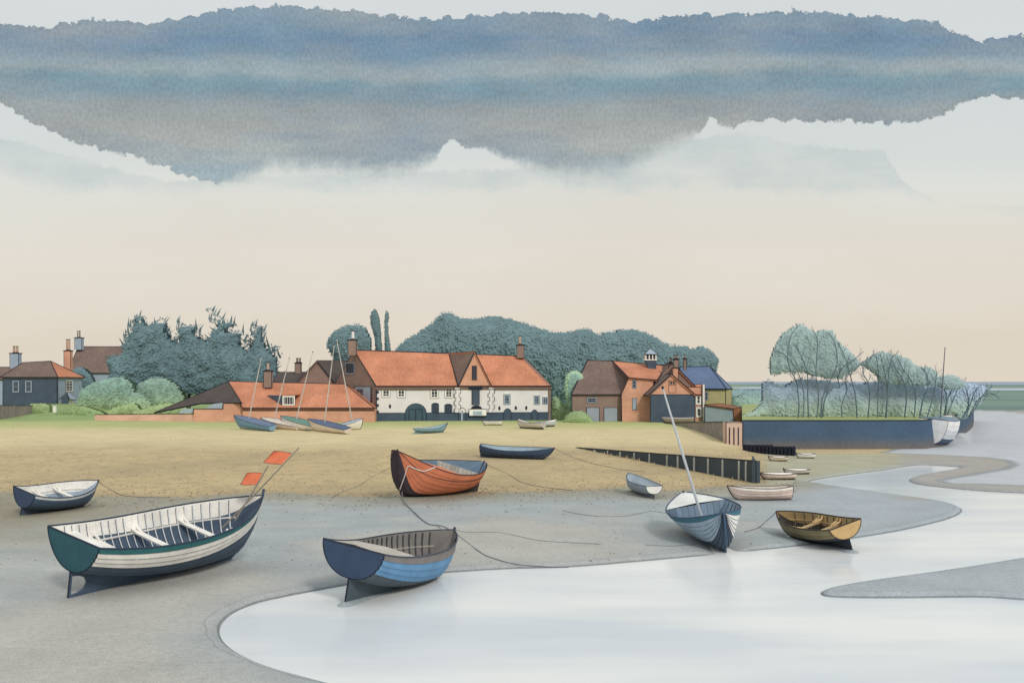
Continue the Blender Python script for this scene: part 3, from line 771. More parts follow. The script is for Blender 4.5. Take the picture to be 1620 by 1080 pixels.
NV = (72, 90, 112); GB = (128, 146, 160)
def boats():
    FITS['s19'] = (FITS['s19'][0]-.25, 107.6)+FITS['s19'][2:]
    big = boat('big', 'clinker_boat', 'large open clinker boat, white planks over a navy bottom, green sheer strake and green transom', 'boat', 'boats lying on the mud',
         hull=[NV, NV, NV, W_, W_, W_, (46, 104, 110)], sheerc=(46, 106, 110), tr=(40, 86, 96), keelc=NV, inner=(NV, W_), gun=(50, 62, 84), ribs=22, ribc=(206, 210, 212),
         thwarts=(.20, .42, .66), seat=(.02, .115), hole=True, boot=(3, .55, .90, 2.4), stem=.22, inset=.04, transom_in=W_)
    boat('blue', 'blue_dinghy', 'heeled dinghy with a broad navy transom, sky blue side and brown top strake', 'boat', 'boats lying on the mud',
         hull=[(76, 90, 98)]*4+[(92, 144, 188)]*3+[(120, 114, 112)], noseam=True, sheerc=(122, 116, 114), tr=(54, 72, 100), keelc=(74, 88, 96), inner=((120, 116, 114), (128, 124, 120)), gun=(70, 76, 88),
         ribs=20, ribc=(92, 90, 90), thwarts=(.26,), thc=(176, 170, 158), boot=(4, .52, .2, 1.3), stem=.10, deck=[(.0, .30, (186, 178, 166))])
    boat('navy', 'navy_dinghy', 'small navy clinker dinghy with white interior, farthest left on the sand edge', 'boat', 'boats lying on the mud',
         hull=[NV]*4+[(74, 96, 124)]*4, sheerc=(196, 204, 210), tr=(58, 76, 104), keelc=NV, inner=((150, 166, 180), W_), ribs=0, thwarts=(.30, .58), stem=.06, gun=(60, 70, 88))
    OR = (214, 118, 80)
    def rope(T, q, pt, L):
        rb = MB(); rb.tube([Vector(v) for v in catmull([tuple(v) for v in (pt(.80, 1, 1)+Vector((0, .03, .02)), pt(.87, .84, 1, .05), pt(.93, .74, 1, .05), pt(.955, .60, 1, .06), pt(.94, .3, 1, .05), pt(.90, .0, 1, .05)+Vector((0, .05, -.05)))], 5, closed=False)], .024, 6)
        T.part('bow_rope', rb, paint((214, 206, 196)))
    boat('orange', 'orange_boat', 'stout orange boat with high bow, far side painted as shaded, dark bottom, white bow rope', 'boat', 'boats lying on the mud',
         hull=[(70, 58, 66)]*2+[(84, 66, 70)]*6, hull2=[(70, 58, 66)]*2+[OR]*6, boot=(2, .02, .42, 1.6), noseam=True, keelc=(66, 56, 64), inner=((96, 120, 144), (108, 132, 154)), gun=(60, 50, 56), pf=(3.0, .62), dbl=True, deck=[(.52, .995, OR)],  # starboard planks darkened: shade on the far bow painted into their colour
         bulkhead=[(.30, .3, (206, 196, 182)), (.50, .3, (206, 196, 182))], wale=(.80, (96, 66, 66)), stem=.10, extra=rope)
    boat('punt', 'navy_punt', 'long low navy boat with pale blue interior lying on the sand', 'boat', 'boats lying on the mud',
         hull=[NV]*3+[(56, 76, 104)]*3, noseam=True, wale=(.55, (36, 44, 62)), tr=NV, keelc=(54, 66, 88), inner=((146, 168, 184), (160, 180, 192)), stem=.08)
    boat('grey', 'grey_dinghy', 'small pale grey dinghy with white transom tilted on the sand', 'boat', 'boats lying on the mud',
         hull=[(140, 152, 164)]*5, noseam=True, tr=(226, 224, 218), keelc=(112, 124, 136), inner=((160, 174, 186), (176, 188, 198)), gun=(90, 104, 124), thwarts=(.35,), thc=(196, 202, 206), knees=False, stem=.03)
    WB = (150, 170, 190)
    boat('sail', 'sailing_boat', 'blue and white clinker sailing boat heeled bow first with a tall bare white mast', 'boat', 'boats lying on the mud',
         hull=[(66, 82, 100)]*3+[(150, 172, 192)]*5+[(62, 112, 134)], hull2=[(66, 82, 100)]*3+[(226, 226, 224)]*5+[(62, 112, 134)], boot=(3, .30, .46, 2.), sheerc=(60, 112, 136), keelc=(62, 78, 96), inner=((96, 122, 146), (124, 146, 166)), gun=(60, 84, 112), dbl=True,  # port planks white, starboard ones blue-grey with the shade put into the colour
         ribs=12, ribc=(170, 186, 198), deck=[(.005, .30, (224, 224, 220))], bulkhead=[(.31, .1, (128, 150, 172))], stem=.06, thwarts=(.55,), thc=(120, 144, 166), knees=False,
         mast=[(.46, .12, (1048, 612), -.9, .052, (186, 192, 198))])
    OL = (138, 126, 88)
    boat('olive', 'rowing_boat', 'weathered olive rowing boat with ochre transom and ochre thwarts beside the creek', 'boat', 'boats lying on the mud',
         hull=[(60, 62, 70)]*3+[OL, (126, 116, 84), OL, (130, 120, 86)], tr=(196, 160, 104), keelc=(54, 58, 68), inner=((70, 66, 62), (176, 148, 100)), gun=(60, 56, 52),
         ribs=9, ribc=(150, 128, 90), thwarts=(.30, .56), thc=(196, 164, 110), boot=(3, .52, .45, 1.), stem=.03)
    PK = (204, 178, 164)
    boat('pink', 'clinker_dinghy', 'pinkish clinker dinghy seen broadside below the end of the dark timber revetment', 'boat', 'boats lying on the mud',
         hull=[PK, (214, 190, 176), PK, (220, 200, 188), PK, (224, 214, 204)], tr=(200, 184, 172), keelc=(120, 100, 100), inner=((190, 176, 164), (206, 196, 186)), gun=(56, 50, 58), stem=.04)
    g = 'small boats near the revetment'
    k = dict(tiny=True, n=3, keelc=(90, 80, 84), gun=(56, 54, 64))
    boat('s10', 'small_dinghy', 'small pale pink dinghy nearest the right end of the timber revetment', 'boat', g, hull=[(218, 200, 190)]*3, tr=(210, 196, 188), **k)
    boat('s11', 'small_dinghy', 'small white dinghy lying just behind the small pale pink dinghy', 'boat', g, hull=[(216, 208, 202)]*3, tr=(210, 204, 198), **k)
    boat('s12', 'small_dinghy', 'tiny cream dinghy on the sand in front of the dark jetty posts', 'boat', g, hull=[(220, 206, 184)]*3, tr=(210, 200, 180), **k)
    boat('s13', 'small_dinghy', 'tiny white dinghy at the right end of the dark jetty posts', 'boat', g, hull=[(222, 222, 220)]*3, tr=(216, 216, 214), **k)
    g = 'boats drawn up by the white building'
    boat('turq', 'turquoise_boat', 'slim turquoise boat on the grass below the arched barn door', 'boat', g, hull=[(122, 160, 176)]*3, tr=(140, 170, 184), keelc=(110, 146, 162), inner=((150, 182, 194), (160, 190, 200)), gun=(50, 66, 84), tiny=True, n=3)
    boat('s16', 'white_dinghy', 'small white dinghy right against the navy plinth of the long white building', 'boat', g, hull=[(216, 210, 204)]*3, tr=(206, 200, 196), **k)
    boat('s17', 'grey_clinker_dinghy', 'pale grey clinker dinghy tilted before the right end of the white building', 'boat', g, hull=[(196, 186, 182), (206, 198, 194), (190, 182, 180)], tr=(180, 172, 170), **k)
    boat('s18', 'pale_blue_dinghy', 'pale blue dinghy half behind the grey clinker dinghy', 'boat', g, hull=[(196, 206, 216)]*3, tr=(190, 200, 210), **k)
    boat('s19', 'brown_boat', 'brown boat with white rim resting against the navy boathouse', 'boat', None, hull=[(150, 134, 122)]*3, tr=(140, 126, 116), tiny=True, n=3, keelc=(120, 108, 100), gun=(226, 224, 220), inner=((140, 126, 116), (150, 136, 126)))
    g = 'decked sailing dinghies with bare masts on the grass edge'
    MC = (176, 172, 166)
    def D(key, label, hc, dc, tc, foot, top):
        q = Q(key)
        boat(key, 'sailing_dinghy', label, 'sailing dinghy', g, hull=[hc]*3, tr=tc, keelc=hc, gun=(44, 56, 84), tiny=True, deck=[(0, .999, dc)], stem=.02,
             mast=[(foot, q['D']+.02, top, .5, .06, MC)])
    D('d1', 'blue sailing dinghy, leftmost of the five by the brick wall', (104, 146, 176), (100, 118, 148), (120, 160, 190), .64, (414, 563))
    D('d2', 'cream sailing dinghy between the blue one and the green decked one', (208, 188, 172), (206, 192, 180), (210, 194, 180), .68, (458, 566))
    D('d3', 'white sailing dinghy with green deck', (222, 218, 212), (98, 136, 124), (224, 222, 218), .60, (495, 556))
    D('d4', 'cream sailing dinghy with dark blue deck', (212, 196, 182), (82, 98, 130), (208, 192, 176), .60, (529, 544))
    D('d5', 'white sailing dinghy with pale blue deck, bow pointing right', (222, 218, 210), (160, 176, 190), (216, 214, 208), .55, (532, 534))
    def hk(T, q, pt, L):
        cb = MB(); S = [.6*i/12 for i in range(13)]
        for a, b in zip(S[:-1], S[1:]):
            def row(s):
                y = halfw(q, s)*.97; z = sheer(q, s)+.02; hh = .14+.04*math.sin(s*14)
                return [(s*L, y, z), (s*L, y*.55, z+hh), (s*L, 0, z+hh*1.1), (s*L, -y*.55, z+hh), (s*L, -y, z)]
            A, B = row(a), row(b)
            for j in range(4): cb.face([A[j], A[j+1], B[j+1], B[j]])
        A = row(0); cb.face(A)
        T.part('canvas_cover', cb, paint((120, 142, 160)), fixn=False)
    f_ = list(FITS['hulk']); f_[12] = .25; FITS['hulk'] = tuple(f_)
    boat('hulk', 'moored_boat', 'white sterned boat under a grey cover with one thin dark mast', 'boat', None, hull=[(70, 92, 120)]*3+[(200, 206, 212)]*2+[(222, 222, 222)]*2, noseam=True,
         tr=(220, 220, 222), keelc=(150, 164, 180), gun=(50, 66, 96), extra=hk, mast=[(.35, 2.0, (1495, 550), 1., .055, (84, 88, 100))], stem=.05)
    # marker flags in the big boat
    q, MAT = big[1], big[2]
    for nm, lab, base, top, quad in (
        ('marker_flag', 'taller orange marker flag on a long pole leaning over the big boat bow', (352, 834), (473, 708), [(446, 734), (462, 717), (434, 713), (416, 731)]),
        ('marker_flag', 'shorter orange marker flag below the taller one at the big boat bow', (372, 822), (424, 737), [(406, 766), (415, 748), (391, 748), (380, 766)])):
        Yf = 28.4
        b = at(base[0], base[1], Yf); t = at(top[0], top[1], Yf+.5)
        T = Thing(nm, lab, 'flag', b, group='marker flags in the big boat')
        p = MB(); p.tube([b, b.lerp(t, .5)+Vector((.0, 0, -.02)), t], [.026, .024, .02], 6); T.part('pole', p, mat('bare_pole', (128, 122, 110), .8))
        def on(px, py):
            k = (py-base[1])/(top[1]-base[1]); return at(px, py, Yf+.5*k)
        Qd = [on(*c) for c in quad]; fb = MB(); NN = 8
        def fp(i, j):
            a = Qd[0].lerp(Qd[1], j/NN); c = Qd[3].lerp(Qd[2], j/NN); p_ = a.lerp(c, i/NN)
            return p_+Vector((0, .05*math.sin(i*.9+j*.4)*i/NN, .025*math.sin(math.pi*i/NN)*(1 if j < 4 else -1)*-.6))
        for i in range(NN):
            for j in range(NN): fb.face([fp(i, j), fp(i+1, j), fp(i+1, j+1), fp(i, j+1)])
        fl = T.part('flag', fb, mat('orange_flag_cloth', (222, 112, 74), .8, var=.06), fixn=False)
        eb = MB(); eb.tube([fp(i, 0) for i in range(NN+1)]+[fp(NN, j) for j in range(1, NN+1)]+[fp(i, NN) for i in range(NN-1, -1, -1)], .007, 4); T.part('hem', eb, INK, fl)

def rope(label, pts, r=.012, c=(98, 102, 110)):
    """pts: ('b', key, s, u, side) on a boat, ('a', px, py, Y) in the air or (px, py) lying on the ground"""
    P = []
    for p in pts:
        if p[0] == 'b':
            q = Q(p[1]); q['dbl'] = p[1] in ('orange', 'sail'); y, z = sec(q, p[2], 1); P.append(bmat(q) @ Vector((p[2]*q['L']+.03, p[3]*y, z+.02)))
        elif p[0] == 'a': P.append(at(*p[1:]))
        else: P.append(ground_at(*p)+Vector((0, 0, r*.7)))
    Pc = [Vector(v) for v in catmull([tuple(p) for p in P], 5, closed=False)]
    out = []
    for v in Pc:
        g = gz(v.x, v.y)+r*.6
        out.append(Vector((v.x, v.y, max(v.z, g))))
    zz = [v.z for v in out]
    for _ in range(3): zz = [zz[0]]+[(zz[i-1]+zz[i]+zz[i+1])/3 for i in range(1, len(zz)-1)]+[zz[-1]]
    for v, z in zip(out, zz): v.z = z+(.01 if v is not out[0] else 0)
    mb = MB(); b = out[0]; mb.tube(out, r, 5)
    o = mb.build('mooring_rope', mat('tarred_rope_%d' % c[0], c, .9), None, tuple(out[-1])); o.location = out[-1]
    tag(o, label, 'rope', 'mooring ropes')
def ropes():
    rope('mooring rope trailing over the sand from the small navy dinghy bow', [('b', 'navy', 1, 0), (170, 775), (195, 784), (235, 787), (270, 787)])
    rope('rope from the orange boat bow down to the blue dinghy stem', [('b', 'orange', .9, .3), (636, 788), (650, 806), (675, 828), (700, 838), ('b', 'blue', 1, 0)], .022, (112, 116, 122))
    rope('rope curving from the blue dinghy stem to the edge of the water', [('b', 'blue', 1, 0), (742, 866), (770, 880), (810, 892), (860, 898), (900, 899)])
    rope('thin rope running right from the blue dinghy stem across bare mud', [('b', 'blue', 1, 0), (790, 848), (860, 856), (950, 861)], .009, (120, 124, 130))
    rope('rope running right from the orange boat stern over the sand', [('b', 'orange', 0, 0), (800, 752), (825, 763), (855, 770), (905, 776)])
    rope('faint rope running left from the orange boat bow', [('b', 'orange', .93, .3), (590, 760), (565, 770), (528, 784)], .009, (120, 112, 100))
    rope('rope from the long navy boat end over the sand', [('b', 'punt', 1, 0), (905, 724), (940, 734), (985, 743), (1020, 746)])
    rope('thin rope on the mud left of the sailing boat', [('b', 'sail', .35, -1), (1030, 812), (985, 817), (935, 816), (890, 808)], .010, (120, 128, 138))
    rope('rope between the sailing boat and the olive rowing boat bow', [('b', 'olive', 1, 0), (1212, 828), (1198, 836), (1178, 842)], .014, (120, 124, 130))
    rope('thin line lying on the mud left of the sailing boat keel', [(1020, 862), (1060, 864), (1100, 862)], .008, (120, 124, 130))
# ------------------------------------------------------------------ buildings
class Wall:
    def __init__(s, A, B):
        s.A = Vector((A[0], A[1], 0)); s.B = Vector((B[0], B[1], 0)); d = s.B-s.A; s.L = d.length; s.d = d/s.L; s.n = Vector((s.d.y, -s.d.x, 0))
    def loc(s, px, py, out=0):
        k = (px-810)/F; A = s.A+s.n*out
        t = (k*A.y-A.x)/(s.d.x-k*s.d.y); p = A+s.d*t; return t, EYE-(py-HOR)/F*p.y
    def P(s, t, z, out=0): p = s.A+s.d*t+s.n*out; return Vector((p.x, p.y, z))
    def at(s, px, py, out=0): t, z = s.loc(px, py, out); return s.P(t, z, out)
    def rect(s, px0, py0, px1, py1):
        t0, za = s.loc(px0, py1); t1, zb = s.loc(px1, py1); _, zc = s.loc(px0, py0); _, zd = s.loc(px1, py0)
        return t0, t1, (za+zb)/2, (zc+zd)/2
    def box(s, mb, t0, t1, z0, z1, n0, n1, mi=0):
        a = [s.P(t0, z0, n1), s.P(t1, z0, n1), s.P(t1, z0, n0), s.P(t0, z0, n0)]
        mb.hexa(a, [p+Vector((0, 0, z1-z0)) for p in a], mi)
    def arch(s, mb, t0, t1, z0, z1, n0, n1, rise, mi=0, seg=8):
        P = [s.P(t0, z0, n1), s.P(t1, z0, n1)]
        for i in range(seg+1):
            a = math.pi*i/seg; P.append(s.P((t0+t1)/2+(t1-t0)/2*math.cos(a), z1-rise+rise*math.sin(a), n1))
        mb.prism(P, -s.n*(n1-n0), mi)
def window(T, w, r, frame=WHITE, glass=GLASS, bars=(1, 2), fw=.09, arch=0, parent=None, name='window', proud=.05):
    t0, t1, z0, z1 = w.rect(*r) if len(r) == 4 else r[1:]
    mb = MB(); f = fw
    for a in ((t0, t1, z0, z0+f), (t0, t1, z1-f, z1), (t0, t0+f, z0+f, z1-f), (t1-f, t1, z0+f, z1-f)): w.box(mb, *a, -.02, proud)
    bw = .045
    for i in range(bars[0]):
        t = t0+(t1-t0)*(i+1)/(bars[0]+1); w.box(mb, t-bw/2, t+bw/2, z0+f, z1-f, -.02, proud-.01)
    for i in range(bars[1]):
        z = z0+(z1-z0)*(i+1)/(bars[1]+1); w.box(mb, t0+f, t1-f, z-bw/2, z+bw/2, -.02, proud-.014)
    o = T.part(name, mb, frame, parent)
    mb = MB(); w.box(mb, t0+f*.5, t1-f*.5, z0+f*.5, z1-f*.5, -.03, proud-.03); T.part('pane', mb, glass, o)
    mb = MB(); e = .035
    for a in ((t0-e, t1+e, z0-e, z0), (t0-e, t1+e, z1, z1+e), (t0-e, t0, z0, z1), (t1, t1+e, z0, z1)): w.box(mb, *a, -.02, proud-.02)
    T.part('surround', mb, INK, o)
    if arch:
        mb = MB(); w.arch(mb, t0-e, t1+e, z1-.02, z1+arch, -.02, proud-.025, arch); T.part('arch_head', mb, arch_m[0], o)
    return o
arch_m = [INK]
def door(T, w, r, m, arch=0, leafs=1, proud=.05, edge=True, name='door'):
    t0, t1, z0, z1 = w.rect(*r); mb = MB()
    if arch: w.arch(mb, t0, t1, z0, z1, -.02, proud, arch)
    else: w.box(mb, t0, t1, z0, z1, -.02, proud)
    o = T.part(name, mb, m)
    mb = MB()
    P = [w.P(t0, z0, proud), w.P(t0, z1-arch, proud)]
    if arch: P += [w.P((t0+t1)/2-(t1-t0)/2*math.cos(math.pi*i/8), z1-arch+arch*math.sin(math.pi*i/8), proud) for i in range(1, 8)]
    P += [w.P(t1, z1-arch, proud), w.P(t1, z0, proud)]
    mb.tube(P, .04, 4)
    for i in range(1, leafs): t = t0+(t1-t0)*i/leafs; mb.tube([w.P(t, z0, proud), w.P(t, z1-arch, proud)], .03, 4)
    T.part('door_frame', mb, INK, o)
    return o
def line(mb, pts, r=.07, mi=0): mb.tube(pts, r, 4, mi)
def chimney(T, px0, px1, pytop, pybot, Y, m, pots=(), potm=POT, depth=None, cap=True, parent=None):
    a = at(px0, pytop, Y); b = at(px1, pybot, Y); d = depth or (b.x-a.x)*.8; mb = MB()
    mb.box(a.x, b.x, Y, Y+d, b.z, a.z)
    o = T.part('chimney', mb, m, parent)
    mb = MB()
    if cap: mb.box(a.x-.1, b.x+.1, Y-.1, Y+d+.1, a.z, a.z+.1)
    for x in (a.x, b.x): mb.tube([(x, Y, b.z), (x, Y, a.z)], .035, 4)
    T.part('chimney_cap', mb, INK, o)
    for (p0, p1, pt_) in pots:
        q = at((p0+p1)/2, pt_, Y); r = (p1-p0)/2/F*Y; mb = MB(); mb.tube([(q.x, Y+d/2, a.z+.1), (q.x, Y+d/2, q.z)], [r, r*.85], 10)
        c = T.part('chimney_pot', mb, potm, o)
        mb = MB(); mb.tube([(q.x, Y+d/2, q.z-.02), (q.x, Y+d/2, q.z+.08)], r*1.02, 10); mb.tube([(q.x, Y+d/2, a.z+.12), (q.x, Y+d/2, a.z+.2)], r*1.15, 10); T.part('pot_rim', mb, INK, c)
    return o
def slab(T, pts, m, th=.14, name='roof', parent=None, edge=True, er=.06, mats=None):
    """roof plane through pts (planar), thickness downwards, dark edging"""
    pts = [Vector(p) for p in pts]
    n = (pts[1]-pts[0]).cross(pts[2]-pts[0]).normalized()
    if n.z < 0: n = -n
    mb = MB(); mb.prism(pts, -n*th); o = T.part(name, mb, m, parent)
    if edge:
        mb = MB(); mb.tube(pts+[pts[0]], er, 4); T.part('roof_edging', mb, INK, o)
    return o
def wallpoly(T, pts, m, back=None, name='wall', edge=True, er=.05, th=.3, inward=None):
    pts = [Vector(p) for p in pts]; mb = MB(); mb.prism(pts, inward if inward is not None else Vector((0, th, 0))); o = T.part(name, mb, m)
    if edge:
        mb = MB(); mb.tube(pts+[pts[0]], er, 4); T.part('corner_edging', mb, INK, o)
    return o
def XY(px, Y): return ((px-810)/F*Y, Y)
def Zp(py, Y): return EYE-(py-HOR)/F*Y

def maltings():
    A = XY(595, 112); B = XY(872, 115); S = Vector((-6.4, 9.2, 0)); w = Wall(A, B)
    zb = .6; T = Thing('long_white_building', 'long white harbour building with orange pantile roof, navy plinth and central hoist gable', 'building', (*A, 1.0))
    ze = (Zp(611, 112)+Zp(609, 115))/2; zr0 = Zp(553.5, 116.6); zr1 = Zp(563, 119.6)
    A3 = Vector((*A, 0)); B3 = Vector((*B, 0)); Z = lambda z: Vector((0, 0, z))
    mz0, mz1 = Zp(652.5, 112), Zp(652.5, 115); mz = (mz0+mz1)/2
    bt = .55
    mb = MB(); w.box(mb, 0, w.L, mz, ze-.42, -.35, 0); T.part('front_wall', mb, LIMEWASH)
    mb = MB(); w.box(mb, 0, w.L, zb, mz, -.35, .04); T.part('plinth', mb, PLINTH)
    mb = MB(); w.box(mb, -.05, w.L+.05, ze-.42, ze, -.3, .12); c = T.part('brick_cornice', mb, BROWNBR)
    mb = MB()
    for z, o_ in ((ze-.42, .13), (ze-.02, .2)): line(mb, [w.P(-.1, z, o_), w.P(w.L+.1, z, o_)], .05)
    line(mb, [w.P(0, mz, .05), w.P(w.L, mz, .05)], .04); line(mb, [w.P(w.L, zb, 0), w.P(w.L, ze, 0)], .05); line(mb, [w.P(0, zb, 0), w.P(0, ze, 0)], .05)
    T.part('gutter', mb, INK, c)
    # gable wall on the left
    gn = Vector((-S.y, S.x, 0)).normalized()*-1
    g = Wall((A3+S).to_2d(), A); apex = A3+S*.5+Z(zr0)
    mb = MB(); mb.prism([A3+S+Z(zb), A3+Z(zb), A3+Z(ze), apex, A3+S+Z(ze)], -g.n*.35); T.part('gable_wall', mb, BROWNBR)
    mb = MB(); mb.prism([B3+Z(zb), B3+S+Z(zb), B3+S+Z(ze), B3+S*.5+Z(zr1), B3+Z(ze)], g.n*.35); T.part('gable_wall', mb, BROWNBR)
    mb = MB(); mb.prism([A3+S+Z(zb), B3+S+Z(zb), B3+S+Z(ze), A3+S+Z(ze)], Vector((0, -.3, 0))); T.part('back_wall', mb, BROWNBR)
    ov = w.n*.22-Z(.12)
    slab(T, [A3+Z(ze+.04)+ov, B3+Z(ze+.04)+ov, B3+S*.5+Z(zr1), A3+S*.5+Z(zr0)], ORANGE_T, er=.08)
    slab(T, [A3+S+Z(ze+.04)-ov-Z(.24), B3+S+Z(ze+.04)-ov-Z(.24), B3+S*.5+Z(zr1), A3+S*.5+Z(zr0)], ORANGE_T, er=.08)
    # pale render panel and windows in the gable
    window(T, g, (547, 573, 561, 592), frame=GREYBLUE, bars=(0, 0), fw=.12)
    t0, t1, z0, z1 = g.rect(561, 611, 587, 640); mb = MB(); g.box(mb, t0, t1, z0, z1, -.02, .03)
    pa = T.part('render_panel', mb, PALEBLUE); mb = MB(); line(mb, [g.P(t0, z0, .03), g.P(t0, z1, .03), g.P(t1, z1, .03), g.P(t1, z0, .03)], .045)
    for i in range(6):
        z = z0+(z1-z0)*i/6; g.box(mb, t1-.02, t1+.28, z, z+(z1-z0)/12, 0, .05)
    T.part('toothed_edge', mb, INK, pa)
    window(T, g, (565, 615, 575, 628), frame=PALEBLUE, bars=(1, 1), fw=.07, proud=.08)
    # upper windows
    for r in ((604.5, 612.5, 617, 628), (628.5, 612.5, 641, 628.5), (681, 613.5, 693.5, 629.5), (704, 614, 716, 629)): window(T, w, r, bars=(1, 2), fw=.14, proud=.07)
    # ovals
    def oval(px, py):
        t, z = w.loc(px, py); mb = MB(); mb.prism([w.P(t+.13*math.cos(a*.524), z+.24*math.sin(a*.524), .03) for a in range(12)], -w.n*.05); T.part('tie_plate', mb, INK)
    for p in ((617, 642.5), (790, 645.5), (816, 645), (832.5, 645)): oval(*p)
    # big arched cart door
    d = door(T, w, (641, 638, 674.5, 667.5), TEALDOOR, arch=1.1, leafs=1, proud=.08)
    t0, t1, z0, z1 = w.rect(647, 647, 668, 667.5); mb = MB(); line(mb, [w.P(t0, z0, .1), w.P(t0, z1, .1), w.P(t1, z1, .1), w.P(t1, z0, .1)], .04); tm = (t0+t1)/2
    line(mb, [w.P(tm, z0, .1), w.P(tm, z1, .1)], .04); T.part('leaf_seam', mb, INK, d)
    for r in ((683, 640, 694, 658), (703.5, 641.5, 715, 659)):
        window(T, w, r, frame=PLINTH, bars=(2, 3), fw=.1, arch=.22)
    dd = door(T, w, (725.5, 645, 736.5, 667.5), PLINTH, arch=.35, proud=.08)
    t0, t1, z0, z1 = w.rect(729.5, 649, 732, 665); mb = MB(); w.box(mb, t0, t1, z0, z1, .08, .1); T.part('door_glass', mb, PALEGLASS, dd)
    for r in ((797, 646, 808.5, 667.5), (840.5, 648, 850.5, 667.5)): door(T, w, r, PLINTH, arch=.5, proud=.08)
    # right hand windows
    arch_m[0] = WHITE
    window(T, w, (797, 623.5, 807, 639.5), frame=PALEBLUE, bars=(1, 2), fw=.16, arch=.22)
    window(T, w, (845, 625.5, 853.5, 639.5), frame=PALEBLUE, bars=(1, 2), fw=.12, arch=.2)
    window(T, w, (858.5, 628, 867, 639), frame=PALEBLUE, bars=(1, 2), fw=.1, arch=.2)
    arch_m[0] = INK
    # cross gable with hoist door
    t0, _ = w.loc(724.5, 611); t1, _ = w.loc(777, 611); tm, _ = w.loc(750.5, 556)
    gp0 = .16; za = Zp(556, 113.6)
    L0, R0, AP = w.P(t0, ze-.02, gp0), w.P(t1, ze-.02, gp0), w.P(tm, za, gp0)
    mb = MB(); mb.prism([w.P(t0+.1, ze-.02, gp0), w.P(t1-.1, ze-.02, gp0), w.P(tm, za-.15, gp0)], -w.n*.3); T.part('hoist_gable', mb, BRICK)
    BK = w.P(tm, za, 0)+S*.5; BK.z = za-.05
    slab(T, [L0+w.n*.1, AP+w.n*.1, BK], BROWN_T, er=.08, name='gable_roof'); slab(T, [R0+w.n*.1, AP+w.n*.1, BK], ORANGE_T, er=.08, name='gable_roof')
    mb = MB(); w.box(mb, t0, t1, mz, ze-.02, -.1, .10); T.part('hoist_bay', mb, LIMEWASH)
    for px in (723.5, 777.0):
        tq, _ = w.loc(px, 630); qb = MB(); qi = MB()
        w.box(qb, tq-.28, tq+.28, mz, ze-.02, .0, .13); s_ = -.1; P1 = []; P2 = []
        for i in range(7):
            z = mz+(ze-mz)*i/7; s_ = .1 if i % 2 else -.1
            P1 += [w.P(tq-.28+s_, z, .14), w.P(tq-.28+s_, z+(ze-mz)/7, .14)]; P2 += [w.P(tq+.28+s_, z, .14), w.P(tq+.28+s_, z+(ze-mz)/7, .14)]
        line(qi, P1+P2[::-1]+[P1[0]], .035)
        qo = T.part('quoin', qb, LIMEWASH); T.part('quoin_joint', qi, INK, qo)
    qb = MB(); w.box(qb, .0, .1, mz, ze-.45, 0, .04)
    for i in range(0, 7, 2):
        z = mz+(ze-.5-mz)*i/7; w.box(qb, .1, .3, z, z+(ze-.5-mz)/9, 0, .039)
    T.part('corner_quoin', qb, INK)
    door(T, w, (747, 578.5, 753.5, 601), GLASS, proud=gp0+.08, name='loft_opening')
    do = door(T, w, (746.5, 613, 758, 640), NAVYW, proud=gp0+.06, name='hoist_door')
    a0, a1, b0, b1 = w.rect(741.5, 611, 762.5, 615.5); mb = MB(); w.box(mb, a0, a1, b0, b1, .1, .34); T.part('lintel', mb, INK, do)
    # bay window with its arched hood
    a0, a1, b0, b1 = w.rect(741.5, 646.5, 769, 657.5); mb = MB(); w.box(mb, a0, a1, b0, b1, 0, .3); bo = T.part('bay_window', mb, WHITE)
    mb = MB(); w.box(mb, a0+.45, a1-.5, b0+.1, b1-.25, .3, .33); T.part('pane', mb, PALEGLASS, bo)
    mb = MB(); w.arch(mb, a0+.25, a1-.5, b1-.02, b1+.40, .1, .26, .40); T.part('arch_head', mb, INK, bo)
    mb = MB(); line(mb, [w.P(a0, b0, .3), w.P(a1, b0, .3), w.P(a1, b1, .3), w.P(a0, b1, .3), w.P(a0, b0, .3)], .05); T.part('surround', mb, INK, bo)
    chimney(T, 550.5, 563.5, 538, 562, 115.6, BROWNBR, [(555, 560, 523.5)], potm=LIMEWASH)
    chimney(T, 817.5, 829, 546, 566, 118.6, BROWNBR, [(820.5, 824.5, 532)])

